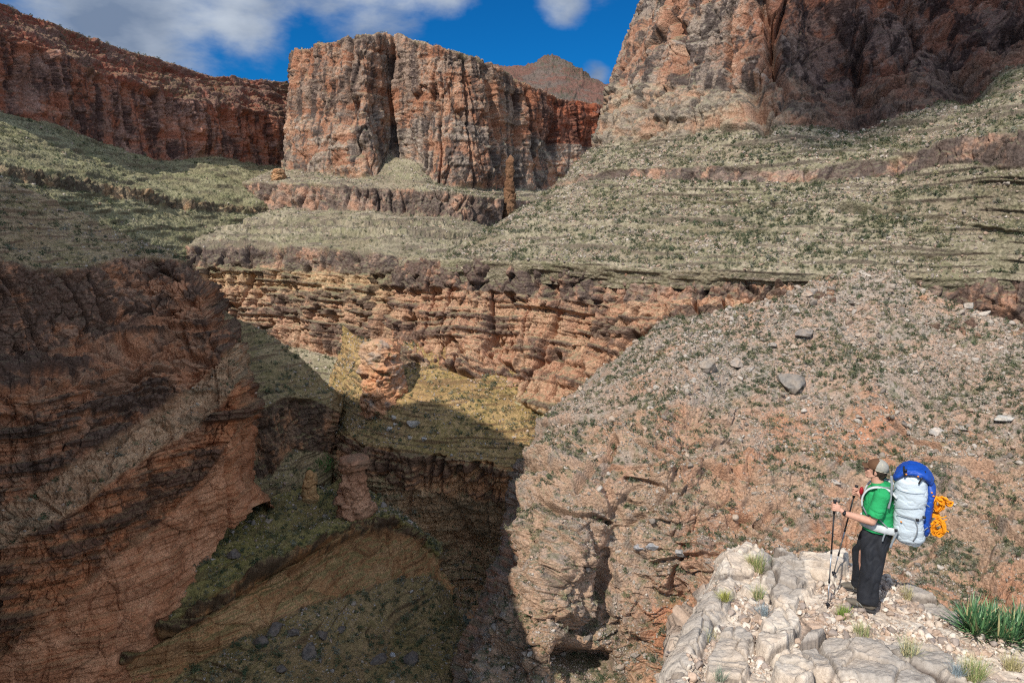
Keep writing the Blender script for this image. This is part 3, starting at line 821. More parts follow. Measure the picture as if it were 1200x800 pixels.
MAT_STONE = rock_mat('loose stone', .35, bump=.5, var=.25)
MAT_LEAF = leaf_mat('shrub leaves')
r7 = np.random.default_rng(7)
stones_T = [stone_template(r7, 0, 5) for _ in range(5)] + [stone_template(r7, 1, 11) for _ in range(5)]
bush_T = [bush_template(r7, 12) for _ in range(5)] + [bush_template(r7, 40) for _ in range(4)]

st_items, bu_items, big_bush = [], [], []
#            surface: stones, shrubs
PLAN = {'scree': (60000, 9500), 'hillside': (16000, 8500), 'canyon_floor': (3000, 2200), 'butte': (6000, 6500), 'bench': (2600, 1500),
        'ridge': (300, 450), 'canyon_wall': (1600, 800), 'far_cliff': (1200, 4500), 'hilltop': (50, 160), 'cliff': (900, 260)}
for S in SURF:
    if S['name'] not in PLAN: continue
    ns, nb = PLAN[S['name']]
    P = S['P'].reshape(-1, 3); flat = S['flat'].ravel(); D = P[:, 1]; clump = S['clump'].ravel(); up = S['up'].ravel()
    px, py, _ = proj(P)
    inv = (px > -60) & (px < 1260) & (py > -40) & (py < 840) & (flat > .25)
    fz = fbm(P[inv], 14, 14, 88, 3)
    iv = np.nonzero(inv)[0]
    if len(iv) < 50: continue
    for which, n in (('s', ns), ('b', nb)):
        dens = flat[iv] * D[iv] ** 1.2 * (np.clip(.6 + (2.0 if which == 's' else .9) * (fz if which == 's' else -fz), .1, 2)) * ((.4 + up[iv]) if which == 'b' else 1)
        dens = dens / dens.sum()
        k = r7.choice(iv, size=min(n, len(iv)), replace=False, p=dens)
        pos = P[k]; m = 800 / D[k]
        u = r7.random(len(k))
        if which == 's':
            size = .5 * np.clip(1.35 * (1 - u) ** (-1 / 2.7), 0, 12) / m
            size = np.minimum(size, {'scree': 2.2, 'bench': 2.2}.get(S['name'], 1.1))
            pos = pos + np.array([0, 0, 1]) * (size * .1)[:, None]
            base = np.array([[.31, .255, .205], [.36, .28, .215], [.35, .245, .18], [.21, .175, .145], [.40, .345, .29]])
            colr = base[r7.integers(0, 5, len(k))] * r7.uniform(.75, 1.15, (len(k), 1))
            t = np.where(size * m > 2.2, r7.integers(5, 10, len(k)), r7.integers(0, 5, len(k)))
            for q in range(10):
                s_ = t == q
                V, F = stones_T[q]
                st_items.append((V, F, np.ones(len(V)), pos[s_], size[s_], r7.random(s_.sum()) * 6.3, r7.normal(size=s_.sum()) * .5, colr[s_]))
        else:
            size = np.clip(.55 * (1 - u) ** (-1 / 3.0), 0, 1.5)
            size = np.maximum(size * (1.25 if S['name'] != 'scree' else 1.0), 1.0 / m)
            if S['name'] == 'far_cliff': size *= 1.3
            base = np.array([[.065, .08, .04], [.05, .07, .035], [.11, .115, .06], [.14, .14, .10], [.20, .18, .10]])
            colr = base[r7.integers(0, 5, len(k))] * r7.uniform(.8, 1.2, (len(k), 1))
            bigpx = size * m
            for j in np.argsort(-bigpx)[:400]:
                big_bush.append((bigpx[j], S['name'], pos[j], size[j], colr[j]))
            st_ = dict(pos=pos, size=size, col=colr, m=m)
            S['b'] = st_
big_bush.sort(key=lambda b: -b[0])
cut = big_bush[300][0] if len(big_bush) > 300 else 0
for S in SURF:
    if 'b' not in S: continue
    B = S['b']; keep = B['size'] * B['m'] <= cut
    pos, size, colr, m = B['pos'][keep], B['size'][keep], B['col'][keep], B['m'][keep]
    t = np.where(size * m > 2.0, r7.integers(5, 9, len(size)), r7.integers(0, 5, len(size)))
    for q in range(9):
        s_ = t == q
        V, F, tone = bush_T[q]
        bu_items.append((V, F, tone, pos[s_], size[s_], r7.random(s_.sum()) * 6.3, np.zeros(s_.sum()), colr[s_]))
merge(st_items, 'stones', MAT_STONE)
merge(bu_items, 'scrub', MAT_LEAF)

# the 300 shrubs that show largest stand as plants of their own
tones = {'dark': (.052, .075, .034), 'olive': (.11, .12, .058), 'grey': (.165, .165, .12)}
protos = []
for nm, cc in tones.items():
    for q in range(3):
        V, F, tone = bush_template(r7, 130)
        protos.append((nm, mesh_from('desert_shrub', V, None, F, MAT_LEAF, np.array(cc)[None] * tone[:, None])))
where = {'scree': 'the sunlit stony scree slope across the gorge', 'hillside': 'the terraced hillside under the big right hand cliff',
         'canyon_floor': 'the slope inside the shaded amphitheatre', 'bench': 'the shaded grassy bench at lower left', 'butte': 'the slope under the central butte',
         'ridge': 'the brown shaded ridge beside the side canyon', 'canyon_wall': 'the dark canyon wall at left', 'far_cliff': 'the far green slope at left',
         'hilltop': 'the red hilltop behind the butte', 'cliff': 'the ledged red cliff'}
word = {'dark': 'small dark green desert shrub growing on ', 'olive': 'small olive green desert shrub growing on ', 'grey': 'small grey green desert shrub growing on '}
used_p = set()
for b in big_bush[:300]:
    lum = b[4].sum()
    nm = 'dark' if lum < .24 else ('olive' if lum < .37 else 'grey')
    i = [k for k, p in enumerate(protos) if p[0] == nm][r7.integers(0, 3)]
    o = protos[i][1]
    if i in used_p:
        o = o.copy(); COL.objects.link(o)
    used_p.add(i)
    o.location = b[2] + np.array([0, 0, -.05]); o.scale = (b[3],) * 3; o.rotation_euler = (0, 0, r7.random() * 6.3)
    tag(o, word[nm] + where[b[1]], 'shrub', nm + ' shrubs on ' + where[b[1]])
for i, (nm, o) in enumerate(protos):
    if i not in used_p: bpy.data.objects.remove(o)
# ------------------------------------------------------------------ the ledge in the foreground
FK = [
    [(848, 655, 8.2), (866, 641, 8.5), (905, 646, 8.4), (940, 657, 8.15), (1000, 662, 8.0), (1060, 682, 7.5), (1130, 718, 6.8), (1200, 742, 6.35), (1320, 790, 5.8)],
    [(838, 695, 7.3), (868, 690, 7.4), (910, 690, 7.4), (950, 690, 7.35), (1005, 700, 7.1), (1060, 715, 6.85), (1125, 745, 6.3), (1200, 770, 5.95), (1320, 820, 5.4)],
    [(812, 745, 6.4), (850, 740, 6.45), (900, 735, 6.5), (950, 735, 6.45), (1005, 740, 6.35), (1060, 750, 6.2), (1125, 775, 5.75), (1200, 800, 5.45), (1320, 850, 5.0)],
    [(785, 800, 5.5), (830, 800, 5.5), (890, 790, 5.55), (950, 785, 5.6), (1010, 790, 5.5), (1060, 800, 5.35), (1130, 820, 5.1), (1210, 850, 4.85), (1330, 900, 4.5)],
    [(750, 880, 4.6), (820, 880, 4.5), (890, 880, 4.5), (950, 880, 4.45), (1010, 880, 4.4), (1070, 890, 4.3), (1150, 920, 4.1), (1240, 950, 3.9), (1350, 1000, 3.7)],
]
Gf = np.array([[at(*p) for p in r] for r in FK])
bk = Gf[0] + np.array([-.1, .5, -1.2]); bk2 = Gf[0] + np.array([-.3, 1.6, -9.0])
Gf = np.concatenate([bk2[None], bk[None], Gf])
lf = Gf[:, :1] + np.array([-.35, .1, -1.0]); lf2 = Gf[:, :1] + np.array([-1.1, .6, -9.0])
Gf = np.concatenate([lf2, lf, Gf], 1)
n1_ = int(64 * QUAL)
nuf = [24, 20] + [n1_] * (Gf.shape[1] - 3)
nvf = [24, 24] + [int(n1_ * 1.2)] * (Gf.shape[0] - 3)
Bf = linear(np.moveaxis(catmull(np.moveaxis(linear(Gf, nvf), 0, 0), nuf, 1), 0, 0), [1] * (sum(nvf)))
P0 = Bf.astype(np.float32)
fpx, fpy, _ = proj(P0.reshape(-1, 3)); fpx = fpx.reshape(P0.shape[:2]); fpy = fpy.reshape(P0.shape[:2])
wv = np.stack([noise(P0, .9, off=3), noise(P0, .9, off=9), noise(P0, .9, off=15)], -1)
fa = facet(P0 + .25 * wv, 1.05, .5, 3); fb = facet(P0 + .12 * wv, .34, .2, 9); fc = facet(P0, .10, .08, 13)
jit = 9 * fbm(P0, .5, .5, 31, 3); jit2 = 9 * fbm(P0, .5, .5, 37, 3)
# slabs of bare rock, and the pockets of gravel between them
slab = np.zeros(P0.shape[:2], np.float32); grey = slab.copy()
for (x0, y0, x1, y1, wd, hgt, gr) in [(880, 648, 870, 665, 14, .05, .1), (908, 655, 925, 690, 20, .10, .9), (855, 662, 850, 700, 12, .05, .2), (885, 690, 905, 692, 14, .07, .1), (948, 664, 975, 668, 15, .12, .0), (940, 690, 915, 715, 14, .10, .2),
        (838, 715, 812, 760, 14, .05, .5), (920, 735, 905, 760, 20, .12, .15), (860, 760, 850, 800, 22, .06, .5), (960, 778, 1090, 792, 24, .12, .6), (925, 790, 935, 800, 20, .14, .3), (1070, 690, 1130, 722, 12, .06, .9), (1080, 800, 1180, 850, 20, .1, .5),
        (790, 800, 800, 780, 12, .03, .4), (1140, 850, 1300, 900, 40, .1, .3)]:
    ds = seg_dist(fpx + jit, fpy + jit2, x0, y0, x1, y1)
    k = 1 - sm(wd - 2.5, wd + 2.5, ds)
    slab = np.maximum(slab, k * hgt / .16); grey = np.maximum(grey, k * gr)
side = (P0[..., 2] < -5.3).astype(np.float32)
slabm = np.clip(slab * 3, 0, 1)
hgt = .16 * slab + (.06 + .10 * slabm + .35 * side) * fa[..., 0] - .05 * (1 - sm(0, .06, fa[..., 1])) * (.3 + slabm)
hgt += (.045 * fb[..., 0] - .025 * (1 - sm(0, .1, fb[..., 1]))) * (.5 + .6 * slabm) + .014 * fc[..., 0] + .012 * fbm(P0, .12, .1, 43, 3) + .06 * fbm(P0, .7, .7, 41, 4)
nrm = np.zeros_like(P0); nrm[..., 2] = 1
nrm[:, :44, 0] = -1; nrm[:48, :, 1] = .8
nrm /= np.linalg.norm(nrm, axis=-1, keepdims=True)
Pf = P0 + nrm * hgt[..., None]
A_ = lambda *c: np.array(c, np.float32)
def mixc(a, b, t): return a + (b - a) * np.clip(t, 0, 1)[..., None]
one = np.ones(P0.shape, np.float32)
mid = fbm(P0, .45, .45, 51, 4); fin = fbm(P0, .06, .06, 57, 3)
cr_ = mixc(one * A_(.53, .43, .335), one * A_(.60, .52, .43), sm(-.3, .3, mid))
cr_ = mixc(cr_, one * A_(.43, .29, .205), sm(.0, .5, fbm(P0, .8, .8, 61, 3)) * (1 - slabm) * .8)
cr_ = mixc(cr_, one * A_(.33, .29, .25), sm(.15, .7, grey + .5 * mid) * .85)
cr_ = mixc(cr_, one * A_(.27, .225, .185), sm(.2, .5, fbm(P0, .16, .16, 67, 3)) * .45)
cr_ = mixc(cr_, one * A_(.40, .28, .2), side * sm(-.2, .3, mid) * .8)
cr_ = mixc(cr_, one * A_(.14, .11, .09), ((1 - sm(0, .035, fa[..., 1])) * .8 + (1 - sm(0, .07, fb[..., 1])) * .35))
h, w_ = Pf.shape[:2]; idx = np.arange(h * w_, dtype=np.int32).reshape(h, w_)
F = np.stack([idx[:-1, :-1], idx[1:, :-1], idx[1:, 1:], idx[:-1, 1:]], -1).reshape(-1, 4)
led = mesh_from('ledge', Pf.reshape(-1, 3), F, None, rock_mat('rock ledge', .035, bump=.55, var=.2), cr_)
led['kind'] = 'structure'


from mathutils.bvhtree import BVHTree
_bv = BVHTree.FromPolygons([tuple(v) for v in Pf[::3, ::3].reshape(-1, 3)], [tuple(int(q) for q in f) for f in (lambda i: np.stack([i[:-1, :-1], i[1:, :-1], i[1:, 1:], i[:-1, 1:]], -1).reshape(-1, 4))(np.arange(Pf[::3, ::3].shape[0] * Pf[::3, ::3].shape[1]).reshape(Pf[::3, ::3].shape[:2]))])
def on_ledge(px, py):
    d = Vector(at(px, py, 1.0)); d.normalize()
    hit = _bv.ray_cast(Vector((0, 0, 0)), d)
    return hit[0]
def ledge_z(x, y):
    hit = _bv.ray_cast(Vector((x, y, 0)), Vector((0, 0, -1)))
    return hit[0].z if hit[0] is not None else -4.4


# gravel lying in the pockets
r9 = np.random.default_rng(9)
gsel = np.nonzero(((slabm < .55) & (side < .5) & (fpx > 780) & (fpx < 1260) & (fpy < 840)).ravel())[0]
fzz = fbm(P0.reshape(-1, 3)[gsel], .5, .5, 71, 3)
pr = np.clip(.45 + 2.2 * fzz, .04, 2); pr = pr / pr.sum()
kk = r9.choice(gsel, 9000, replace=False, p=pr)
gp = Pf.reshape(-1, 3)[kk].astype(float)
gs = np.minimum(.0085 * (1 - r9.random(len(kk))) ** (-1 / 1.9), .065)
base = np.array([[.54, .44, .35], [.45, .325, .24], [.62, .54, .45], [.40, .30, .23], [.31, .25, .21]])
gc = base[r9.integers(0, 5, len(kk))] * r9.uniform(.8, 1.1, (len(kk), 1))
items = []
tt = np.where(gs > .016, r9.integers(5, 10, len(kk)), r9.integers(0, 5, len(kk)))
for q in range(10):
    s_ = tt == q; V, F = stones_T[q]
    items.append((V, F, np.ones(len(V)), gp[s_] + np.array([0, 0, .2]) * gs[s_][:, None], gs[s_], r9.random(s_.sum()) * 6.3, r9.normal(size=s_.sum()) * .6, gc[s_]))
merge(items, 'gravel', rock_mat('gravel', .02, bump=.4, var=.2))


# ---- boulders one can point at
def boulder(px, py, wpx, label, col, D=None, flat=.7, seed=0, rz=0, cat='boulder', pos=None, sub=3, tilt=0):
    r = np.random.default_rng(seed + 100)
    v, f = ico(sub)
    for _ in range(22):
        n = r.normal(size=3); n /= np.linalg.norm(n); hh = r.uniform(.42, .85); d = v @ n
        v = v - np.where(d > hh, d - hh, 0)[:, None] * n
    v = v * np.array([1.15, .9, flat])
    vq = v.astype(np.float32) + seed * 3.1
    v = v * (1 + .16 * fbm(vq, .8, .5, 1, 4) + .05 * facet(vq, .3, .2, 2)[..., 0])[:, None]
    if pos is None:
        dd = Vector(at(px, py, 1.0)); dd.normalize()
        pos = None
        for bv in ([SCREE_BV] + ALL_BV):
            pos = bv.ray_cast(Vector((0, 0, 0)), dd)[0]
            if pos is not None: break
        if pos is None: print('NO GROUND', px, py); return
    rad = .5 * wpx / 800 * pos.y
    c = mixc(np.ones(v.shape) * A_(*col), np.ones(v.shape) * A_(*col) * np.array([1.25, 1.15, 1.05]), sm(-.3, .3, fbm(vq, .5, .4, 8, 3)))
    c = mixc(c, np.ones(v.shape) * A_(*col) * .5, sm(.1, .4, fbm(vq, .35, .5, 5, 3)) * .7)
    o = mesh_from(cat, v * rad, None, f, MAT_BOULDER, c)
    o.location = pos + Vector((0, 0, rad * .15)); o.rotation_euler = (tilt, tilt * .4, rz)
    tag(o, label, cat)
    return o
MAT_BOULDER = rock_mat('boulder rock', .5, bump=.5, var=.25)
def surf_bvh(name, st=4):
    S = [s for s in SURF if s['name'] == name][0]
    P = S['P'][::st, ::st]; i = np.arange(P.shape[0] * P.shape[1]).reshape(P.shape[:2])
    return BVHTree.FromPolygons(P.reshape(-1, 3).tolist(), np.stack([i[:-1, :-1], i[1:, :-1], i[1:, 1:], i[:-1, 1:]], -1).reshape(-1, 4).tolist())
SCREE_BV = surf_bvh('scree')
ALL_BV = [surf_bvh('cliff', 6), surf_bvh('hillside', 8), surf_bvh('ridge', 6)]
boulder(828, 429, 30, 'grey brown boulder with a shaded orange underside, left one on the upper scree', (.27, .235, .20), seed=1, flat=.85)
boulder(862, 428, 20, 'rounded grey brown boulder just right of the big left boulder on the scree', (.28, .24, .205), seed=2, flat=.75)
boulder(879, 434, 15, 'small pale grey boulder at the right end of the boulder row', (.31, .28, .25), seed=3)
boulder(928, 453, 42, 'large dark grey oval boulder lying tilted in the middle of the scree', (.20, .18, .16), seed=4, flat=.8, rz=-.5, tilt=.35)
boulder(943, 392, 30, 'flat dark slab like boulder above the oval boulder on the scree', (.21, .185, .165), seed=5, flat=.45)
boulder(905, 405, 16, 'grey boulder between the flat dark slab and the oval boulder', (.28, .25, .22), seed=6)
boulder(952, 343, 17, 'grey block fallen below the gap in the dark rim cliff', (.27, .24, .21), seed=7)
boulder(930, 362, 13, 'leaning grey block at the top left of the scree', (.25, .225, .2), seed=8, flat=1.1)
boulder(1098, 508, 26, 'pale grey boulder under the dark sloping ledge at right', (.36, .33, .30), seed=9)
boulder(1178, 492, 26, 'pale grey flat slab near the right edge of the scree', (.38, .36, .33), seed=10, flat=.4)
boulder(1135, 360, 18, 'grey block below the right hand rim cliff', (.30, .27, .24), seed=11)
boulder(748, 642, 15, 'left blue grey boulder of a pair on the orange slope', (.25, .25, .26), seed=12)
boulder(765, 640, 17, 'longer blue grey boulder in the cluster on the orange slope', (.24, .24, .25), seed=13, flat=.8)
boulder(795, 648, 20, 'grey boulder by itself right of the blue grey cluster', (.26, .26, .26), seed=14)
boulder(843, 668, 18, 'blue grey boulder against the pale foreground ledge', (.25, .25, .26), seed=15)
BENCH_BV = surf_bvh('bench'); FLOOR_BV = surf_bvh('canyon_floor')
SCREE_BV, _keep = BENCH_BV, SCREE_BV
dk = (.12, .10, .085)
for i, (x, y, s_, t) in enumerate([(275, 652, 22, 'black rounded boulder alone on the shaded grassy bench'), (322, 738, 26, 'dark boulder at the top left of the shaded rock pile'), (305, 755, 24, 'leftmost dark boulder of the shaded rock pile'),
        (345, 742, 22, 'dark boulder on top of the shaded rock pile'), (362, 765, 34, 'largest black block in the middle of the shaded rock pile'), (378, 745, 22, 'dark block behind the largest one in the shaded rock pile'),
        (330, 785, 22, 'lowest left dark boulder of the shaded rock pile'), (445, 775, 26, 'dark pointed boulder right of the shaded rock pile'), (480, 775, 28, 'wide dark boulder at the right end of the shaded rocks'), (460, 768, 12, 'pale small boulder between two dark ones at lower left'),
        (400, 738, 16, 'dark block at the right shoulder of the shaded rock pile')]):
    boulder(x, y, s_, t, dk if 'pale' not in t else (.32, .32, .32), seed=30 + i, flat=.85, rz=i)
SCREE_BV = FLOOR_BV
for i, (x, y, s_, t) in enumerate([(484, 498, 18, 'largest blue grey boulder on the shaded spur inside the gorge'), (456, 504, 12, 'blue grey boulder left of the largest on the shaded spur'), (497, 515, 11, 'blue grey boulder below right of the largest on the shaded spur'), (462, 490, 9, 'small blue grey boulder above its neighbours on the shaded spur'), (480, 514, 9, 'small blue grey boulder just below the largest on the shaded spur')]):
    boulder(x, y, s_, t, (.36, .33, .29), seed=50 + i, flat=.8, rz=i)
# the big red block standing on the lip of the amphitheatre and the two rock towers
def tower(name, px, py0, py1, D, wpx, label, col, seed, lean=0, top=.45):
    """weathered rock tower: base at py1, top at py0"""
    b0 = at(px, py1, D); t0 = at(px, py0, D)
    hgt_ = t0[2] - b0[2]; rad = .5 * wpx / 800 * D
    nz_, na = int(90 * QUAL) + 8, int(110 * QUAL) + 12
    u = np.linspace(0, 1, nz_)[:, None]; a = np.linspace(0, 2 * np.pi, na, endpoint=False)[None]
    prof = (1 - u) * 1.0 + u * top
    prof = prof * np.sqrt(np.clip(1 - np.clip((u - .82) / .18, 0, 1) ** 3, 0, 1))
    X = np.cos(a) * prof * rad + lean * u * rad; Y = np.sin(a) * prof * rad * .9; Z = u * hgt_ * 1.04 - .12 * hgt_ * (1 - u) + 0 * a
    P = np.stack([X, Y, Z], -1).astype(np.float32); q = P + seed * 9.3
    N = np.stack([np.cos(a) + 0 * u, np.sin(a) + 0 * u, .3 + 0 * a * u], -1).astype(np.float32)
    f = facet(q, 7, 5, 1); f2 = facet(q, 2.6, 1.6, 4)
    d = 3.2 * f[..., 0] - .8 * (1 - sm(0, .1, f[..., 1])) + .9 * f2[..., 0] + 1.2 * fbm(q, 9, 7, 7, 4) + .35 * np.tanh(2.5 * beds(q, 3.2, 0, 2)) + 1.6 * fbm(q, 16, 14, 9, 3)
    P = P + N * (d * min(1, rad / 9) * sm(0, .1, 1.02 - u))[..., None]
    cc = palette('rocky' if col is None else 'ledger', q, d * 0, dict(up=np.full(d.shape, .4, np.float32), bd=d * .3, rec=np.clip(d * .4, -1, 1)))
    if col is not None: cc = cc * np.array(col, np.float32)
    lm = cc.mean(-1, keepdims=True); cc = lm + 1.3 * (cc - lm)
    idx = np.arange(nz_ * na).reshape(nz_, na); i2 = np.roll(idx, -1, 1)
    F = np.stack([idx[:-1], i2[:-1], i2[1:], idx[1:]], -1).reshape(-1, 4)
    o = mesh_from(name, P.reshape(-1, 3), F, None, MAT_TOWER, cc)
    o.location = b0
    tag(o, label, 'rock')
MAT_TOWER = rock_mat('tower rock', .7, bump=.6)
tower('red_boulder', 449, 400, 476, 318, 58, 'big rounded red rock knob standing at the lip of the shaded gorge', None, 1, top=.78)
tower('rock_tower', 416, 536, 612, 246, 52, 'red rock tower with a rounded head on the shaded spur at lower left', (1.0, .8, .75), 2, top=.36)
tower('rock_pillar', 365, 552, 596, 262, 22, 'small tan rock pillar left of the red rock tower', (1.1, .95, .75), 3, top=.55)
tower('rock_pillar', 597, 184, 250, 690, 14, 'slim red rock pillar standing in front of the central butte', (.45, .37, .34), 4, top=.5, lean=.2)
tower('rock_pillar', 327, 198, 213, 700, 16, 'small flat topped outcrop at the left foot of the central butte', (1, .85, .75), 6, top=.9)


# ---- grass tufts, small plants and the spiky plant at right
def blades(n, hgt_, spread, w, r, droop=.3, base_r=.03, up=.6):
    """n bent leaves; each is two tapering segments (real double sided strips with a fold)"""
    V, F, T = [], [], []
    for i in range(n):
        a = r.uniform(0, 2 * np.pi); el = r.uniform(up, 1.5)
        rr = base_r * r.random() ** .5; aa = r.uniform(0, 2 * np.pi)
        p = np.array([rr * np.cos(aa), rr * np.sin(aa), -.01])
        L = hgt_ * r.uniform(.55, 1.05)
        d = np.array([np.cos(a) * np.cos(el) * spread, np.sin(a) * np.cos(el) * spread, np.sin(el)]); d /= np.linalg.norm(d)
        sidev = np.cross(d, [0, 0, 1]); sidev /= np.linalg.norm(sidev) + 1e-9
        upn = np.cross(sidev, d)
        k = 4; off = len(V)
        for j in range(k + 1):
            t = j / k
            q = p + d * L * t + np.array([0, 0, -1]) * droop * L * t * t * (1 - abs(d[2])) + np.array([d[0], d[1], 0]) * droop * .4 * L * t * t
            ww = w * (1 - t) ** .75 * (.6 + .8 * min(t * 3, 1) * .5) + w * .03
            V += [q - sidev * ww, q + upn * ww * -.35, q + sidev * ww]
        tone = r.uniform(.6, 1.3)
        T += [tone] * (3 * (k + 1))
        for j in range(k):
            o = off + 3 * j
            F += [(o, o + 1, o + 4, o + 3), (o + 1, o + 2, o + 5, o + 4)]
    return np.array(V), np.array(F), np.array(T)
def tuft(px, py, hpx, label, col, n=70, spread=.8, w=.0022, seed=0, cat='grass tuft', name='grass_tuft', droop=.4, col2=None, grp=None):
    p = on_ledge(px, py)
    if p is None: print('NO LEDGE', px, py); return
    r = np.random.default_rng(seed + 500)
    hgt_ = hpx / 800 * p.y * 1.15
    V, F, T = blades(int(n * 1.6), hgt_, spread, w * 1.15, r, droop, base_r=hgt_ * .3)
    c = np.array(col)[None] * T[:, None]
    if col2 is not None:
        pick = np.repeat(r.random(len(T) // 15) < .5, 15); c[pick] = (np.array(col2)[None] * T[:, None])[pick]
    o = mesh_from(name, V, F, None, MAT_LEAF, c)
    o.location = p
    tag(o, label, cat, grp)
    return o
yel = (.42, .38, .17); grn = (.20, .27, .09); blu = (.30, .36, .38); dry = (.52, .44, .24)
tuft(888, 668, 24, 'yellow green grass tuft at the far end of the ledge behind the grey slab', yel, 150, seed=1, col2=grn)
tuft(880, 660, 14, 'low yellow grass at the left of the far end tuft', dry, 90, seed=2, col2=yel)
tuft(888, 700, 18, 'pale yellow grass tuft in the middle of the ledge above the grey blue one', dry, 110, seed=3, col2=grn)
tuft(849, 702, 15, 'small round yellow green cushion of grass at the left edge of the ledge', (.36, .35, .10), 130, seed=4, spread=1.2, droop=.2)
tuft(893, 722, 20, 'grey blue twiggy plant in the gravel below the pale yellow grass', blu, 150, seed=5, w=.0016)
tuft(988, 724, 18, 'bright green small plant just left of the front shoe', (.22, .30, .07), 90, seed=6, w=.004, droop=.1)
tuft(1009, 746, 24, 'thin dry yellow grass tuft in front of the shoes', dry, 110, seed=7, w=.0016, col2=grn)
tuft(1062, 700, 20, 'pale dry grass tuft right of the shoes', dry, 90, seed=8, w=.0016, col2=yel)
tuft(832, 752, 22, 'thin yellowish grass tuft on the left slope of the ledge', yel, 60, seed=9, w=.0016, col2=blu)
tuft(1065, 766, 26, 'greyish green feathery plant in the gravel at lower right', (.27, .30, .17), 110, seed=10, w=.002, col2=dry)
tuft(1140, 795, 34, 'large dry yellow grass clump at the bottom right corner', dry, 260, seed=11, w=.0018, col2=grn)
tuft(1122, 790, 20, 'blue grey twigs at the left foot of the large dry clump', blu, 120, seed=12, w=.0014)
tuft(843, 795, 18, 'small bluish green tuft at the bottom left of the ledge', (.25, .31, .22), 70, seed=13, w=.0016)
tuft(1185, 785, 26, 'dry grass clump at the right edge beneath the spiky plant', dry, 150, seed=14, w=.0018, col2=yel)

# the spiky plant: several rosettes of stiff sword leaves
r3 = np.random.default_rng(31)
yb = on_ledge(1186, 752)
Vy, Fy, Cy = [], [], []; off = 0
dark, light, straw = np.array([.045, .115, .05]), np.array([.10, .20, .075]), np.array([.42, .36, .18])
for k, (dx, dy) in enumerate([(-.30, .10), (-.25, .26), (-.20, .12), (-.05, .22), (.10, .15), (.26, .25), (.0, .0), (.18, -.02), (.38, .05), (-.12, .02), (.5, .2), (.34, -.12)]):
    V, F, T = blades(85, .40, 1.25, .0125, r3, droop=-.04, base_r=.04, up=.25)
    V = V * np.array([1, 1, 1.0]) + np.array([dx, dy, -.02 - .1 * dx])
    n = len(T) // 15
    pick = r3.random(n)
    c = np.where(pick[:, None] < .55, dark, np.where(pick[:, None] < .9, light, straw))
    Vy.append(V); Fy.append(F + off); off += len(V); Cy.append(np.repeat(c, 15, 0) * T[:, None])
m_y = leaf_mat('spiky leaves'); m_y.node_tree.nodes['Principled BSDF'].inputs['Roughness'].default_value = .45
m_y.node_tree.nodes['Principled BSDF'].inputs['Specular IOR Level'].default_value = .5
yu = mesh_from('yucca', np.concatenate(Vy), np.concatenate(Fy), None, m_y, np.concatenate(Cy))
yu.location = yb
tag(yu, 'dark green spiky yucca with sword shaped leaves at the right edge of the ledge', 'yucca')
# trees hidden down in the side canyon
def tree(px, py, hpx, D, label, seed):
    r = np.random.default_rng(seed)
    base_ = Vector(at(px, py, D)); hgt_ = hpx / 800 * D
    root = empty('tree', base_)
    tag(root, label, 'tree', 'green trees down in the side canyon')
    V, F, T = bush_template(r, 420)
    c = np.array([.055, .11, .025])[None] * T[:, None]
    cr = mesh_from('crown', V * hgt_ * np.array([.75, .75, .85]) + np.array([0, 0, hgt_ * .12]), None, F, MAT_LEAF, c, parent=root)
    a = np.linspace(0, 2 * np.pi, 7)[:-1]; rows_ = []
    for z, rr in ((-1.0, .05), (.15, .035), (.5, .022), (.8, .008)):
        rows_.append(np.stack([np.cos(a) * rr * hgt_, np.sin(a) * rr * hgt_, np.full(6, z * hgt_)], -1))
    V = np.concatenate(rows_); i = np.arange(24).reshape(4, 6); j = np.roll(i, -1, 1)
    mesh_from('trunk', V, np.stack([i[:-1], j[:-1], j[1:], i[1:]], -1).reshape(-1, 4), None, MAT_BARK, None, parent=root)
MAT_BARK = simple_mat('bark', (.16, .12, .09), .9)
for i, (x, y, h_, D, t) in enumerate([(352, 530, 18, 318, 'green tree farthest up the side canyon'), (362, 542, 22, 308, 'tall green tree in the middle of the side canyon'), (352, 556, 20, 300, 'round green tree at the left of the side canyon'), (372, 560, 22, 296, 'green tree nearest the slabs at the right of the side canyon'), (364, 572, 16, 290, 'lowest green tree at the mouth of the side canyon')]):
    tree(x, y, h_, D, t, 60 + i)
# ------------------------------------------------------------------ the hiker
HF = Vector((-.84, .5426, 0)); HL = Vector((-.5426, -.84, 0)); HR = math.atan2(HF.y, HF.x)
nf = on_ledge(1009, 714); ff = on_ledge(1003, 694)
def stand(p):
    z = max(ledge_z(p.x + HF.x * a + HL.x * b, p.y + HF.y * a + HL.y * b) for a in (-.1, -.05, 0, .05, .1, .14) for b in (-.03, 0, .03))
    return Vector((p.x, p.y, min(z + .004, p.z + .045)))
nf = stand(nf); ff = stand(ff)
HO = Vector(((nf.x + ff.x) / 2, (nf.y + ff.y) / 2, nf.z))
def loc(px, py, l):
    """the point on the sight line (px,py) that lies l metres to the hiker's left"""
    d = Vector(at(px, py, 1.0)); o = -HO
    t = (l + HO.dot(HL)) / d.dot(HL)
    p = d * t - HO
    return Vector((p.dot(HF), p.dot(HL), p.z))
def tolocal(w):
    p = Vector(w) - HO
    return Vector((p.dot(HF), p.dot(HL), p.z))


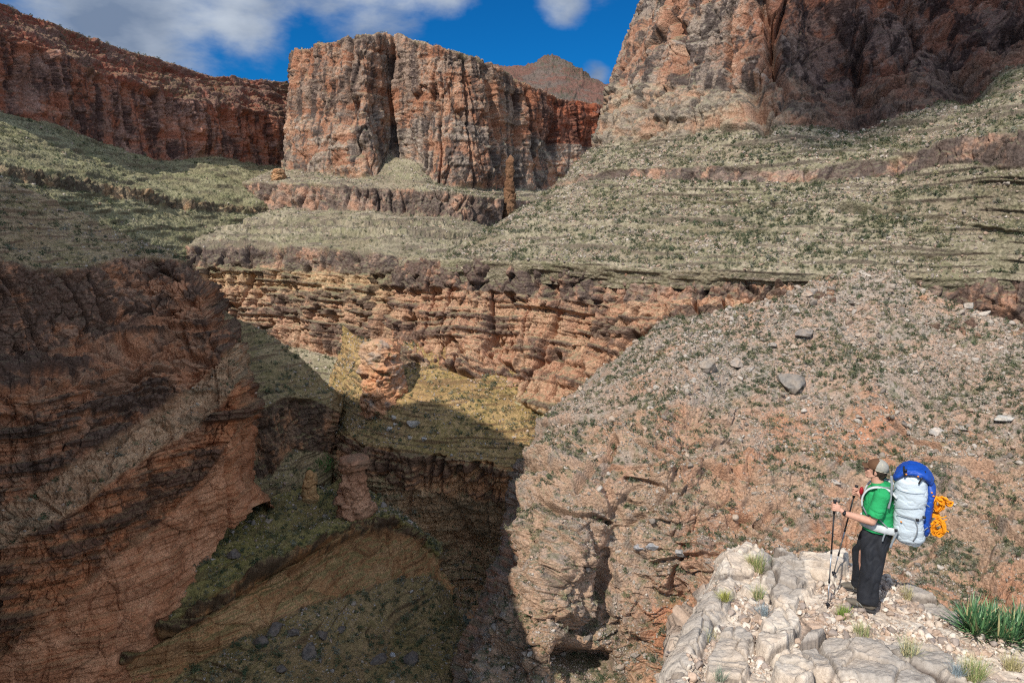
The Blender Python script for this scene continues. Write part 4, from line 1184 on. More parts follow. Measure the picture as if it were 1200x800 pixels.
class Geo:
    def __init__(s): s.V = []; s.F = []
    def add(s, V, F):
        o = len(s.V); s.V += [tuple(v) for v in V]; s.F += [tuple(i + o for i in f) for f in F]
    def tube(s, pts, rad, seg=16, ref=(0, 1, 0), caps=True, power=2.0, round_=False):
        pts = [Vector(p) for p in pts]; n = len(pts); rings = []; ref = Vector(ref)
        for i, p in enumerate(pts):
            t = (pts[min(i + 1, n - 1)] - pts[max(i - 1, 0)])
            if t.length < 1e-6: t = Vector((0, 0, 1))
            t.normalize()
            u = (ref - t * ref.dot(t))
            if u.length < 1e-3: u = Vector((1, 0, 0)) - t * t.x
            u.normalize(); v = t.cross(u)
            r = rad[i] if isinstance(rad[i], (tuple, list)) else (rad[i], rad[i])
            ring = []
            for k in range(seg):
                a = 2 * math.pi * k / seg; c, q = math.cos(a), math.sin(a)
                c = math.copysign(abs(c) ** (2 / power), c); q = math.copysign(abs(q) ** (2 / power), q)
                ring.append(p + u * c * r[0] + v * q * r[1])
            rings.append(ring)
        V = [x for r in rings for x in r]; F = []
        for i in range(n - 1):
            for k in range(seg):
                a = i * seg + k; b = i * seg + (k + 1) % seg
                F.append((a, b, b + seg, a + seg))
        if caps:
            F.append(tuple(range(seg - 1, -1, -1))); F.append(tuple(range((n - 1) * seg, n * seg)))
        s.add(V, F)
    def ball(s, c, r, rot=None, sub=3):
        v, f = ico(sub); c = Vector(c)
        r = r if isinstance(r, (tuple, list)) else (r, r, r)
        M = rot.to_matrix() if rot else Matrix.Identity(3)
        s.add([c + M @ Vector((x[0] * r[0], x[1] * r[1], x[2] * r[2])) for x in v], [tuple(q) for q in f])
    def limb(s, a, b, ra, rb, mid=None, seg=16):
        a, b = Vector(a), Vector(b); n = 7
        P = [a.lerp(b, i / n) for i in range(n + 1)]
        Rr = [ra + (rb - ra) * (i / n) + (mid or 0) * math.sin(math.pi * i / n) for i in range(n + 1)]
        s.tube(P, Rr, seg); s.ball(a, ra, sub=2); s.ball(b, rb, sub=2)
    def obj(s, name, mat, parent, smooth=True):
        me = bpy.data.meshes.new(name); me.from_pydata(s.V, [], s.F); me.update()
        if smooth: me.polygons.foreach_set('use_smooth', [True] * len(me.polygons))
        me.materials.append(mat)
        o = bpy.data.objects.new(name, me); COL.objects.link(o)
        if parent is not None: o.parent = parent
        return o


def fuse(o, voxel, smooth=4, fold=None):
    """weld the overlapping volumes of o into one skin"""
    m = o.modifiers.new('r', 'REMESH'); m.mode = 'VOXEL'; m.voxel_size = voxel; m.use_smooth_shade = True
    m2 = o.modifiers.new('s', 'SMOOTH'); m2.iterations = smooth; m2.factor = .6
    dg = bpy.context.evaluated_depsgraph_get(); dg.update()
    me = bpy.data.meshes.new_from_object(o.evaluated_get(dg))
    mats = list(o.data.materials); o.modifiers.clear(); old = o.data
    me.name = o.name; o.data = me; bpy.data.meshes.remove(old)
    if not len(me.materials):
        for m_ in mats: me.materials.append(m_)
    n = len(me.vertices)
    if fold is not None:
        co = np.empty(n * 3, np.float32); me.vertices.foreach_get('co', co); co = co.reshape(-1, 3)
        no = np.empty(n * 3, np.float32); me.vertex_normals.foreach_get('vector', no); no = no.reshape(-1, 3)
        co = co + no * fold(co)[:, None]
        me.vertices.foreach_set('co', co.ravel())
    me.polygons.foreach_set('use_smooth', [True] * len(me.polygons)); me.update()
    return o


M_skin = simple_mat('skin', (.50, .27, .19), .55, var=.08, scale=30, bump=.1, bscale=300)
M_shirt = simple_mat('green jersey', (.022, .30, .10), .9, var=.10, scale=14, bump=.35, bscale=500, spec=.2)
M_trous = simple_mat('black trouser cloth', (.016, .017, .021), .7, var=.2, scale=12, bump=.3, bscale=300, spec=.25)
M_shoe = simple_mat('shoe suede', (.13, .11, .085), .9, var=.2, scale=40, bump=.4, bscale=200)
M_shoe2 = simple_mat('shoe mesh', (.22, .22, .20), .8, var=.2, scale=60, bump=.4, bscale=300)
M_sole = simple_mat('rubber', (.03, .028, .027), .7)
M_hair = simple_mat('hair', (.035, .022, .014), .7, var=.4, scale=80, bump=.9, bscale=160)
M_capb = simple_mat('brown cotton', (.11, .055, .028), .9, var=.12, scale=30, bump=.3, bscale=400)
M_capw = simple_mat('cap netting', (.34, .32, .27), .9, var=.2, scale=260, bump=.6, bscale=420)
M_tape = simple_mat('cream tape', (.50, .44, .33), .85)
M_silver = simple_mat('silver ripstop', (.47, .53, .57), .5, var=.08, scale=8, bump=.3, bscale=60, spec=.4)
M_blue = simple_mat('blue ripstop', (.006, .055, .31), .5, var=.12, scale=8, bump=.3, bscale=60, spec=.4)
M_gweb = simple_mat('grey webbing', (.20, .22, .235), .8, var=.1, scale=50)
M_seam = simple_mat('seam tape', (.30, .34, .37), .7)
M_pale = simple_mat('pale padding', (.50, .52, .52), .8, var=.1, scale=20, bump=.3, bscale=150)
M_black = simple_mat('black plastic', (.012, .012, .014), .5)
M_alu = simple_mat('grey aluminium', (.34, .36, .38), .35, metal=.8, var=.05)
M_rope = simple_mat('orange cord', (.85, .30, .008), .75, var=.2, scale=60, bump=.5, bscale=400)
M_red = simple_mat('red nylon', (.28, .008, .015), .6, var=.1)
M_org = simple_mat('orange tab', (.8, .25, .02), .6)
M_logo = simple_mat('blue thread', (.10, .35, .60), .7)

person = empty('person', HO, HR)
tag(person, 'hiker in green t-shirt, black trousers and brown cap standing on the pale ledge', 'person')

# key points
SH_L = loc(1034, 580, .185); EL_L = loc(1022, 611, .26); WR_L = loc(989, 601, .20); HA_L = loc(978, 594, .19)
SH_R = Vector((SH_L.x + .03, -.185, SH_L.z)); WR_R = loc(1011, 584, -.24); HA_R = loc(1002, 576, -.25)
EL_R = (SH_R + WR_R) / 2 + Vector((-.05, -.07, -.14))
nfl = tolocal(nf); ffl = tolocal(ff); HX = loc(1027, 634, 0).x; TX = loc(1029, 596, 0).x
hipz = .93
headc = loc(1026, 550, .0)
neck = Vector((headc.x - .035, 0, SH_L.z + .06))
print('HIKER', nfl, ffl, 'SH', SH_L, 'EL', EL_L, 'WR', WR_L, 'head', headc, 'top', loc(1030, 533, 0), 'R', WR_R)
print('PACK', loc(1047, 556, 0), loc(1060, 547, 0), loc(1096, 573, 0), loc(1055, 637, 0), loc(1087, 629, 0), loc(1047, 610, 0))

# ---- body: one skin
g = Geo()
tx = TX
g.tube([(HX, 0, .90), (HX, 0, .98), ((HX + tx) / 2, 0, 1.12), (tx, 0, 1.28), (tx, 0, SH_L.z - .06), (tx, 0, SH_L.z + .0)], [(.12, .08), (.13, .09), (.13, .10), (.14, .11), (.14, .10), (.09, .06)], 24)
g.tube([(tx, 0, SH_L.z - .03), neck, neck + Vector((.015, 0, .05)), headc + Vector((-.02, 0, -.05))], [.075, .062, .058, .06], 16)
for s_, S, E, W in ((1, SH_L, EL_L, WR_L), (-1, SH_R, EL_R, WR_R)):
    g.limb(S, E, .052, .040, .006); g.limb(E, W, .041, .026, .008)
for s_, ft in ((1, nfl), (-1, ffl)):
    hp = Vector((HX, .08 * s_, .88)); kn = Vector(((ft.x + HX) * .5 + .03, .10 * s_, .50)); an = Vector((ft.x - .07, ft.y, ft.z + .10))
    g.limb(hp, kn, .07, .05, .005); g.limb(kn, an, .055, .038, .012)
# head, tilted back a little
tb = Matrix.Rotation(R(-10), 3, 'Y')
def hp_(x, y, z): return headc + tb @ Vector((x, y, z))
g.ball(hp_(-.012, 0, .018), (.092, .074, .098), tb.to_quaternion())
g.ball(hp_(.028, 0, -.035), (.058, .056, .072), tb.to_quaternion())
g.ball(hp_(.048, 0, -.088), (.034, .036, .026), tb.to_quaternion(), 2)       # chin
g.tube([hp_(-.02, .045, -.045), hp_(.045, .028, -.092)], [.022, .018], 8); g.tube([hp_(-.02, -.045, -.045), hp_(.045, -.028, -.092)], [.022, .018], 8)
g.tube([hp_(.078, 0, .018), hp_(.092, 0, -.008), hp_(.104, 0, -.028), hp_(.090, 0, -.036)], [.009, .011, .014, .009], 10)   # nose
g.ball(hp_(.074, 0, .022), (.014, .048, .010), None, 2)                       # brow
g.ball(hp_(.082, 0, -.055), (.012, .022, .007), None, 2); g.ball(hp_(.080, 0, -.065), (.011, .019, .007), None, 2)   # lips
for s_ in (1, -1):
    g.ball(hp_(.050, .036 * s_, -.026), (.026, .020, .024), None, 2)             # cheek
    g.ball(hp_(-.012, .074 * s_, -.012), (.018, .008, .030), None, 2)            # ear
# hands closed round the pole grips
def hand(Wp, Hc, poledir, side):
    Wp, Hc = Vector(Wp), Vector(Hc); ax = Vector(poledir).normalized()
    fwd = (Hc - Wp); fwd -= ax * fwd.dot(ax); fwd.normalize(); lat = ax.cross(fwd) * side
    pc = Hc - fwd * .030
    g.limb(Wp, pc - fwd * .01, .025, .026)
    palm = Geo(); 
    g.tube([pc - ax * .036 + lat * .016, pc + lat * .018, pc + ax * .036 + lat * .016], [(.030, .016), (.034, .018), (.030, .016)], 12, ref=fwd)
    for k, (dz, r_, L_) in enumerate(((.033, .0090, 1.0), (.011, .0095, 1.08), (-.011, .0092, 1.02), (-.032, .0080, .88))):
        c = Hc + ax * dz; P = []
        for a in (100, 60, 15, -35, -85, -130):
            P.append(c + (lat * math.sin(R(a)) + fwd * math.cos(R(a))) * .0265 * (1.0 if a > -60 else L_ * .92))
        g.tube(P, [r_ * q for q in (1.05, 1.1, 1.0, 1.02, .95, .78)], 8)
        g.ball(P[-1], r_ * .78, sub=1); g.ball(P[0], r_ * 1.1, sub=1)
    th = [pc + ax * .020 + lat * .01 - fwd * .004, pc + ax * .048 - lat * .006 + fwd * .012, Hc + ax * .054 - lat * .018 + fwd * .008, Hc + ax * .046 - lat * .026 + fwd * .026]
    g.tube(th, [.014, .0125, .0105, .008], 8); g.ball(th[-1], .008, sub=1)
    return ax
TIP_L = tolocal(on_ledge(969.5, 713)); TIP_R = tolocal(on_ledge(976, 675))
axL = (HA_L - TIP_L).normalized(); axR = (HA_R - TIP_R).normalized()
hand(WR_L, HA_L, axL, 1); hand(WR_R, HA_R, axR, -1)
body = g.obj('body', M_skin, person)
fuse(body, .0042, 3)

eg = Geo()
for s_ in (1, -1):
    eg = Geo(); eg.ball(hp_(.071, .030 * s_, .004), .0125, None, 2); eg.obj('eye', M_black, person)
# hair
g = Geo()
g.ball(hp_(-.030, 0, .010), (.086, .081, .088), None, 3)
g.ball(hp_(-.062, 0, -.050), (.046, .060, .050), None, 3)
g.ball(hp_(-.078, 0, -.028), (.040, .052, .045), None, 3)
for s_ in (1, -1): g.tube([hp_(.015, .070 * s_, .02), hp_(.008, .072 * s_, -.02), hp_(.010, .066 * s_, -.045)], [.012, .010, .006], 8)
hair = g.obj('hair', M_hair, person)
fuse(hair, .005, 1, lambda co: .006 * fbm(co, .02, .03, 3, 2))
# cap
cq = tb.to_quaternion()
g = Geo(); g.ball(hp_(-.016, 0, .042), (.101, .086, .082), cq, 4)
V = np.array(g.V); Vl = (V - np.array(headc)) @ np.array(tb); keep = Vl[:, 2] > .018
front = (Vl[:, 0] + .25 * (Vl[:, 2] - .04)) > .002
crown = empty('cap', headc + Vector((0, 0, .04)))
bpy.data.objects.remove(crown)
def sub_mesh(name, mask, mat, thick=.003):
    gg = Geo(); F = [f for f in g.F if all(mask[i] for i in f)]
    used = sorted({i for f in F for i in f}); mp_ = {u: k for k, u in enumerate(used)}
    gg.V = [g.V[u] for u in used]; gg.F = [tuple(mp_[i] for i in f) for f in F]
    o = gg.obj(name, mat, person)
    m = o.modifiers.new('t', 'SOLIDIFY'); m.thickness = thick; m.offset = 1
    return o
capf = sub_mesh('cap', keep & (front | (Vl[:, 0] > -.006)), M_capb, .0045)
capm = sub_mesh('cap_netting', keep & (Vl[:, 0] < .010), M_capw, .0035)
capm.parent = capf
g = Geo()
rows_ = []
for i, t in enumerate(np.linspace(0, 1, 8)):
    rr = []
    for k in range(15):
        a = (k / 14 - .5) * 2.0
        x = .078 + t * .068 * math.cos(a * .75) - .022 * abs(a) ** 2 ; y = math.sin(a) * (.082 + .0 * t)
        z = .030 + .004 * t - .016 * a * a - .010 * t
        rr.append(hp_(x, y, z))
    rows_.append(rr)
Vb = [x for r in rows_ for x in r]; Fb = [(i * 15 + k, i * 15 + k + 1, (i + 1) * 15 + k + 1, (i + 1) * 15 + k) for i in range(7) for k in range(14)]
g.add(Vb, Fb); br = g.obj('cap_brim', M_capb, capf); m = br.modifiers.new('t', 'SOLIDIFY'); m.thickness = .004
g = Geo()
for pts_ in ([(-.0, .088, .030), (-.004, .070, .088), (-.006, 0, .127), (-.004, -.070, .088), (-.0, -.088, .030)],
            [(-.012, 0, .127), (-.07, .0, .108), (-.112, 0, .062), (-.120, 0, .02)], [(.0, .089, .022), (-.05, .082, .020), (-.098, .05, .016), (-.121, 0, .014), (-.098, -.05, .016), (-.05, -.082, .020), (.0, -.089, .022)],
            [(-.008, .02, .126), (-.052, .062, .095), (-.075, .074, .03)]):
    P = [hp_(*p) for p in pts_]
    Q = []
    for i in range(len(P) - 1):
        for t in (0, .25, .5, .75): Q.append(P[i].lerp(P[i + 1], t))
    Q.append(P[-1]); c0_ = hp_(-.016, 0, .042)
    Q = [c0_ + (q - c0_).normalized() * max((q - c0_).length, .5 * ((.101 + .086) / 2) * 1.0) for q in Q]
    g.tube(Q, [(.005, .0035)] * len(Q), 8)
g.obj('cap_tape', M_tape, capf)

# ---- shirt
g = Geo(); zt = SH_L.z
secs = [(HX, .158, .192, .885), (HX, .158, .192, .93), (HX + .01, .150, .182, 1.03), ((HX + tx) / 2 + .01, .148, .176, 1.12), (tx, .148, .184, zt - .20), (tx, .140, .19, zt - .08), (tx - .005, .122, .185, zt - .02), (tx - .01, .090, .145, zt + .02), (neck.x, .07, .085, zt + .05), (neck.x + .003, .062, .068, zt + .068)]
P = [(c, 0, h) for c, d, w_, h in secs]
g.tube(P, [(w_, d) for c, d, w_, h in secs], 32, ref=(0, 1, 0), power=2.3)
for S, E in ((SH_L, EL_L), (SH_R, EL_R)):
    g.ball(S + Vector((0, 0, -.005)), .075, sub=2)
    g.tube([S + Vector((0, 0, .0)), S.lerp(E, .25), S.lerp(E, .5), S.lerp(E, .80)], [.076, .074, .075, .080], 16)
shirt = g.obj('shirt', M_shirt, person)
def sfold(co):
    s1 = fbm(co * np.array([1, 1, .8], np.float32), .16, .07, 2, 3)
    s2 = np.abs(noise(co + .05 * fbm(co, .2, .2, 7, 2)[:, None], .11, .06, 9))
    return .010 * s1 - .010 * (1 - sm(0, .14, s2)) * sm(-.1, .3, s1) + .004
fuse(shirt, .0075, 5, sfold)

# ---- trousers
g = Geo()
g.tube([(HX, 0, .80), (HX, 0, .86), (HX, 0, .93), (HX, 0, .97)], [(.178, .148), (.180, .148), (.172, .140), (.155, .12)], 28, power=2.3)
for s_, ft in ((1, nfl), (-1, ffl)):
    hp = Vector((HX, .085 * s_, .85)); an = Vector((ft.x - .05, ft.y, ft.z + .085))
    kn = hp.lerp(an, .48) + Vector((.0 if s_ > 0 else .10, .030 * s_, 0))
    fr = 1.0 if s_ > 0 else .74
    if s_ < 0: hp = hp + Vector((.035, 0, 0)); an = an + Vector((.03, 0, 0))
    g.tube([hp, hp.lerp(kn, .35), hp.lerp(kn, .75), kn, kn.lerp(an, .4), kn.lerp(an, .8), an], [(.092, .142 * fr), (.090, .134 * fr), (.084, .114 * fr), (.080, .106 * fr), (.080, .102 * fr), (.082, .104 * fr), (.080, .104 * fr)], 24, power=2.2)
tr = g.obj('trousers', M_trous, person)
def tfold(co):
    w_ = co + .09 * np.stack([noise(co, .25, .3, 5), noise(co, .25, .3, 6), 0 * co[:, 0]], -1)
    s2 = noise(w_, .075, .38, 3); cr = np.abs(noise(w_ + co[:, 2:3] * np.array([.25, 0, 0], np.float32), .12, .30, 8))
    low = sm(.35, .10, co[:, 2] - HO.z * 0) if False else np.clip((.30 - co[:, 2]) / .25, 0, 1)
    return .020 * s2 - .005 * (1 - sm(0, .2, cr)) + .010 * low * noise(co, .2, .05, 12) + .010 * fbm(co, .2, .35, 11, 2)
fuse(tr, .008, 4, tfold)
g = Geo(); lp = loc(1022, 677, .19); g.ball(lp, (.012, .004, .009), None, 2); lg = g.obj('logo_patch', M_logo, person)
# ---- shoes
for s_, ft in ((1, nfl), (-1, ffl)):
    yaw = R(-6) if s_ > 0 else R(8)
    M3 = Matrix.Rotation(yaw, 3, 'Z')
    def q_(x, y, z): return Vector(ft) + M3 @ Vector((x, y, z))
    g = Geo()
    xs = [-.135, -.125, -.09, -.04, .01, .06, .11, .145, .160]
    wd = [.018, .032, .036, .036, .041, .047, .046, .032, .012]; ht = [.055, .092, .10, .105, .088, .066, .056, .048, .036]
    g.tube([q_(x, 0, .022 + h / 2) for x, h in zip(xs, ht)], [(w_, h / 2) for w_, h in zip(wd, ht)], 20, ref=(0, 1, 0), power=2.6)
    up = g.obj('shoe', M_shoe, person); m = up.modifiers.new('s', 'SUBSURF'); m.levels = m.render_levels = 1
    g = Geo()
    g.tube([q_(x * 1.04, 0, .017) for x in xs], [(w_ * 1.10 + .003, .015) for w_ in wd], 20, ref=(0, 1, 0), power=3)
    g.obj('sole', M_sole, up)
    g = Geo()
    for k in range(4):
        x = .0 + .022 * k; g.tube([q_(x, -.028, .103 - .009 * k), q_(x + .006, 0, .112 - .010 * k), q_(x, .028, .103 - .009 * k)], [.003] * 3, 6)
    g.tube([q_(-.02, .040, .04), q_(.02, .043, .085)], [.006, .004], 6); g.tube([q_(.03, .046, .035), q_(.04, .043, .075)], [.006, .004], 6)
    g.tube([q_(.120, -.03, .045), q_(.152, 0, .045), q_(.120, .035, .045)], [(.016, .006)] * 3, 8)
    g.obj('lace', M_shoe2, up)
# ---- watch
g = Geo(); d_ = (WR_L - EL_L).normalized(); wc = WR_L - d_ * .012
g.tube([wc - d_ * .011, wc + d_ * .011], [.0305, .0305], 20)
out = (Vector((0, 1, .35)) - d_ * Vector((0, 1, .35)).dot(d_)).normalized()
g.tube([wc + out * .026, wc + out * .040], [.020, .018], 16)
g.obj('watch', M_black, person)

# ---- trekking poles: things of their own, held in the hands
def pole(name, label, Hc, tip, strap_dir):
    Hc, tip = Vector(Hc), Vector(tip); ax = (Hc - tip).normalized()
    toW = lambda p: HO + HF * p.x + HL * p.y + Vector((0, 0, p.z))
    root = empty(name, toW(tip)); tag(root, label, 'trekking pole', 'trekking poles')
    def W(g):
        o_ = toW(tip); g.V = [tuple(toW(Vector(v)) - o_) for v in g.V]
    g = Geo(); g.tube([Hc - ax * .075, Hc - ax * .03, Hc + ax * .03, Hc + ax * .062, Hc + ax * .078, Hc + ax * .085], [.0135, .0155, .0150, .017, .021, .012], 14); W(g); g.obj('grip', M_black, root)
    L_ = (Hc - tip).length; p1 = Hc - ax * .07; p2 = tip + ax * (L_ * .56); p3 = tip + ax * (L_ * .27)
    g = Geo(); g.tube([p1, p2], [.0085, .0085], 12); W(g); g.obj('upper_shaft', M_black, root)
    g = Geo(); g.tube([p2, p3], [.0072, .0072], 12); W(g); g.obj('middle_shaft', M_alu, root)
    g = Geo(); g.tube([p3, tip + ax * .06], [.0060, .0055], 12); W(g); g.obj('lower_shaft', M_alu, root)
    for p in (p2, p3):
        g = Geo(); g.tube([p - ax * .02, p + ax * .025], [.0108, .0108], 12); W(g); g.obj('clamp', M_black, root)
    g = Geo(); g.tube([tip + ax * .065, tip + ax * .05, tip + ax * .015, tip], [.008, .0085, .006, .002], 12); g.tube([tip + ax * .058, tip + ax * .052], [.024, .026], 16); W(g); g.obj('tip', M_black, root)
    g = Geo(); sd_ = Vector(strap_dir); Q = []
    for t in np.linspace(0, 1, 9):
        Q.append(Hc + ax * (.068 - .10 * math.sin(math.pi * t) * .9) + sd_ * (.055 * math.sin(math.pi * t)) + Vector((0, .012 * (t - .5), 0)))
    g.tube(Q, [(.008, .0022)] * 9, 8); W(g); g.obj('strap', M_black, root)
pole('trekking_pole', "trekking pole in the hiker's near hand with its tip in the gravel", HA_L, TIP_L, (-1, .2, 0))
pole('trekking_pole', "trekking pole in the hiker's far hand with its tip at the ledge's far edge", HA_R, TIP_R, (-1, -.2, 0))

# ---- backpack
toW = lambda p: HO + HF * p.x + HL * p.y + Vector((0, 0, p.z))
pk = empty('backpack', toW(Vector((-.35, 0, .95))), HR)
tag(pk, "large silver and blue backpack on the hiker's back", 'backpack')
PO = Vector((-.35, 0, .95))
class PG(Geo):
    def obj(s, name, mat, parent, smooth=True):
        s.V = [tuple(Vector(v) - PO) for v in s.V]
        return Geo.obj(s, name, mat, parent, smooth)
# side outline of the silver bag: (front px, back px, py)
OUT = [(1051, 1078, 637), (1047.5, 1085, 631), (1045.5, 1086, 620), (1046, 1086, 608), (1047, 1087, 596), (1046.5, 1089, 584), (1046.5, 1090, 574), (1048, 1088, 563), (1052, 1084, 556.5), (1058, 1076, 553.5)]
g = PG(); P = []; Rr = []
for i, (a, b, y) in enumerate(OUT):
    A = loc(a, y, .06); B = loc(b, y, .06); B.z = A.z = (A.z + B.z) / 2
    P.append(Vector(((A.x + B.x) / 2, 0, A.z))); w_ = [.10, .145, .16, .165, .17, .175, .175, .165, .14, .09][i]
    Rr.append((w_, abs(A.x - B.x) / 2))
g.tube(P, Rr, 40, ref=(0, 1, 0), power=2.9)
bag = g.obj('main_bag', M_silver, pk)
# refine and wrinkle
fuse(bag, .008, 3, lambda co: .008 * fbm(co * np.array([1, 1, 1.6], np.float32), .25, .12, 5, 3) - .0055 * (1 - sm(0, .10, np.abs(noise(co + .06 * fbm(co, .2, .2, 4, 2)[:, None], .16, .09, 2)))))
PKC = P; PKR = Rr
# blue lid on top and blue pocket down the back
lid_px = [(1047.5, 562), (1048, 557), (1051, 552.5), (1056, 548), (1064, 546), (1073, 547.5), (1082, 550.5), (1090, 558), (1095, 566), (1097, 574), (1096, 583), (1092, 590)]
low_px = [(1050, 562), (1051.5, 559), (1054, 556.5), (1060, 554), (1066, 553.5), (1073, 554.5), (1080, 557.5), (1086, 562), (1089, 568)]
def band(name, outp, inp, wl, mat, parent, inset=.012):
    g = PG(); Q = []; R_ = []
    for (a, b), (c, d) in zip(outp, inp):
        A = loc(a, b, .05); B = loc(c, d, .05)
        A.y = 0; B.y = 0
        Q.append((A + B) / 2); R_.append((wl, (A - B).length / 2 + inset))
    n = len(Q)
    rings = []
    for i in range(n):
        t = (Q[min(i + 1, n - 1)] - Q[max(i - 1, 0)]).normalized()
    f_ = [min(1, .55 + .45 * math.sin(math.pi * i / (n - 1)) * 1.6) for i in range(n)]
    g.tube(Q, [(R_[i][0] * f_[i], R_[i][1] * (.7 + .3 * f_[i])) for i in range(n)], 32, ref=(0, 1, 0), power=2.8)
    o = g.obj(name, mat, parent); fuse(o, .008, 5, lambda co: .008 * fbm(co, .15, .1, 8, 3) - .006 * (1 - sm(0, .15, np.abs(noise(co, .12, .12, 9)))))
    return o
band('lid', lid_px[:9], low_px[:9], .178, M_blue, pk)
band('back_pocket', [(1093, 566), (1095, 574), (1094.5, 584), (1092, 594), (1090, 604), (1089, 614), (1088.5, 622), (1086, 630)], [(1087, 568), (1088, 575), (1088, 584), (1085, 594), (1084, 604), (1083, 612), (1083, 620), (1081, 627)], .13, M_blue, pk, .015)
# straps
def strap(pts, w_, th, mat, name='strap', parent=pk, ref=(0, 0, 1)):
    g = PG(); Q = []
    pts = [Vector(p) for p in pts]
    G_ = np.array([list(p) for p in pts])[None]
    C_ = catmull(G_, [6] * (len(pts) - 1), 1)[0]
    g.tube([Vector(c) for c in C_], [(w_, th)] * len(C_), 8, ref=ref, power=3)
    return g.obj(name, mat, parent)
sl = .135
for s_ in (1, -1):
    # padded shoulder strap over the shoulder and under the arm
    sx = SH_L.x if s_ > 0 else SH_R.x
    pts_ = [Vector((tx - .17, sl * s_, zt - .02)), Vector((tx - .10, sl * s_, zt + .045)), Vector((tx, sl * s_ * .98, zt + .062)), Vector((tx + .10, sl * s_, zt + .02)), Vector((tx + .150, sl * s_ * 1.0, zt - .08)), Vector((tx + .145, sl * s_ * 1.05, zt - .18)), Vector((tx + .08, .175 * s_, zt - .26)), Vector((tx - .03, .195 * s_, zt - .33)), Vector((tx - .17, .17 * s_, zt - .38))]
    strap(pts_[:6], .027, .010, M_pale, 'shoulder_strap', ref=(0, 1, 0))
    strap(pts_[5:], .010, .003, M_gweb, 'webbing', ref=(0, 0, 1))
    strap([Vector((tx - .20, .13 * s_, zt + .10)), Vector((tx - .12, .135 * s_, zt + .085)), Vector((tx + .01, .135 * s_, zt + .070))], .009, .003, M_gweb, 'load_strap', ref=(0, 1, 0))
    # hip belt
    hz = loc(1040, 622, .19).z
    bx = (HX + tx) / 2
    strap([Vector((bx - .20, .15 * s_, hz - .01)), Vector((bx - .12, .185 * s_, hz)), Vector((bx - .03, .203 * s_, hz + .01)), Vector((bx + .06, .185 * s_, hz + .015)), Vector((bx + .13, .13 * s_, hz + .015)), Vector((bx + .17, .03 * s_, hz + .01))], .042, .012, M_pale, 'hip_belt', ref=(0, 0, 1))
# vertical strap beside the arm and the tensioners seen on the side
P_ = lambda a, b, l=.19: loc(a, b, l)
strap([P_(1044.5, 557, .17), P_(1045, 570, .185), P_(1043.5, 585, .19), P_(1041, 596, .195)], .011, .003, M_gweb, 'webbing', ref=(1, 0, 0))
strap([P_(1029, 607, .205), P_(1034, 612, .208), P_(1040, 618, .208)], .007, .003, M_gweb, 'webbing', ref=(0, 0, 1))
strap([P_(1052, 622, .19), P_(1048, 630, .20), P_(1043, 642, .20)], .011, .003, M_gweb, 'webbing', ref=(1, 0, 0))
strap([P_(1037, 625, .215), P_(1035.5, 629, .218), P_(1034, 634, .218)], .008, .003, M_gweb, 'webbing', ref=(1, 0, 0))
strap([P_(1050, 600, .185), P_(1058, 604, .19), P_(1068, 607, .19), P_(1076, 609, .185), P_(1082, 606, .16)], .006, .003, M_gweb, 'compression_strap', ref=(0, 0, 1))
strap([P_(1072, 608, .19), P_(1075, 617, .19), P_(1074, 626, .18), P_(1070, 634, .15)], .006, .003, M_gweb, 'compression_strap', ref=(1, 0, 0))
strap([P_(1084, 590, .165), P_(1090, 594, .12), P_(1095, 596, .05), P_(1097, 600, .0)], .006, .003, M_gweb, 'compression_strap', ref=(0, 0, 1))
strap([P_(1082, 622, .165), P_(1087, 618, .12), P_(1094, 614, .05), P_(1100, 611, .0)], .006, .003, M_gweb, 'compression_strap', ref=(0, 0, 1))
strap([P_(1059, 546, .13), P_(1059.5, 552, .178), P_(1060.5, 558, .185)], .010, .003, M_black, 'lid_strap', ref=(1, 0, 0))
strap([P_(1084.5, 552, .10), P_(1080, 560, .172), P_(1076.5, 567, .18)], .008, .003, M_black, 'lid_strap', ref=(1, 0, 0))
for q in ([(1049, 566), (1052, 572), (1060, 576), (1072, 578), (1084, 577)], [(1047, 590), (1056, 594), (1068, 596), (1082, 594)]):
    strap([P_(a, b, .183 if 1054 < a < 1078 else .168) for a, b in q], .0028, .002, M_seam, 'seam', ref=(0, 0, 1))
for (a, b) in ((1075, 609), (1083, 606), (1050, 621), (1061, 551)):
    g = PG(); g.tube([P_(a, b - 1.5, .192), P_(a, b + 1.5, .192)], [(.016, .005)] * 2, 8, ref=(1, 0, 0), power=4); g.obj('buckle', M_black, pk)
for (a, b) in ((1062, 555.5), (1076, 558), (1056, 611), (1092, 577), (1094, 581)):
    g = PG(); g.ball(P_(a, b, .18 if a < 1090 else .12), (.010, .008, .008), None, 2); g.obj('tab', M_org, pk)
# small red pouch on the far shoulder strap
g = PG(); pc = loc(1009.5, 575, -.13)
g.tube([pc + Vector((0, 0, .045)), pc + Vector((0, 0, .02)), pc + Vector((0, 0, -.02)), pc + Vector((0, 0, -.045))], [.012, .021, .022, .010], 14); g.obj('pouch', M_red, pk)

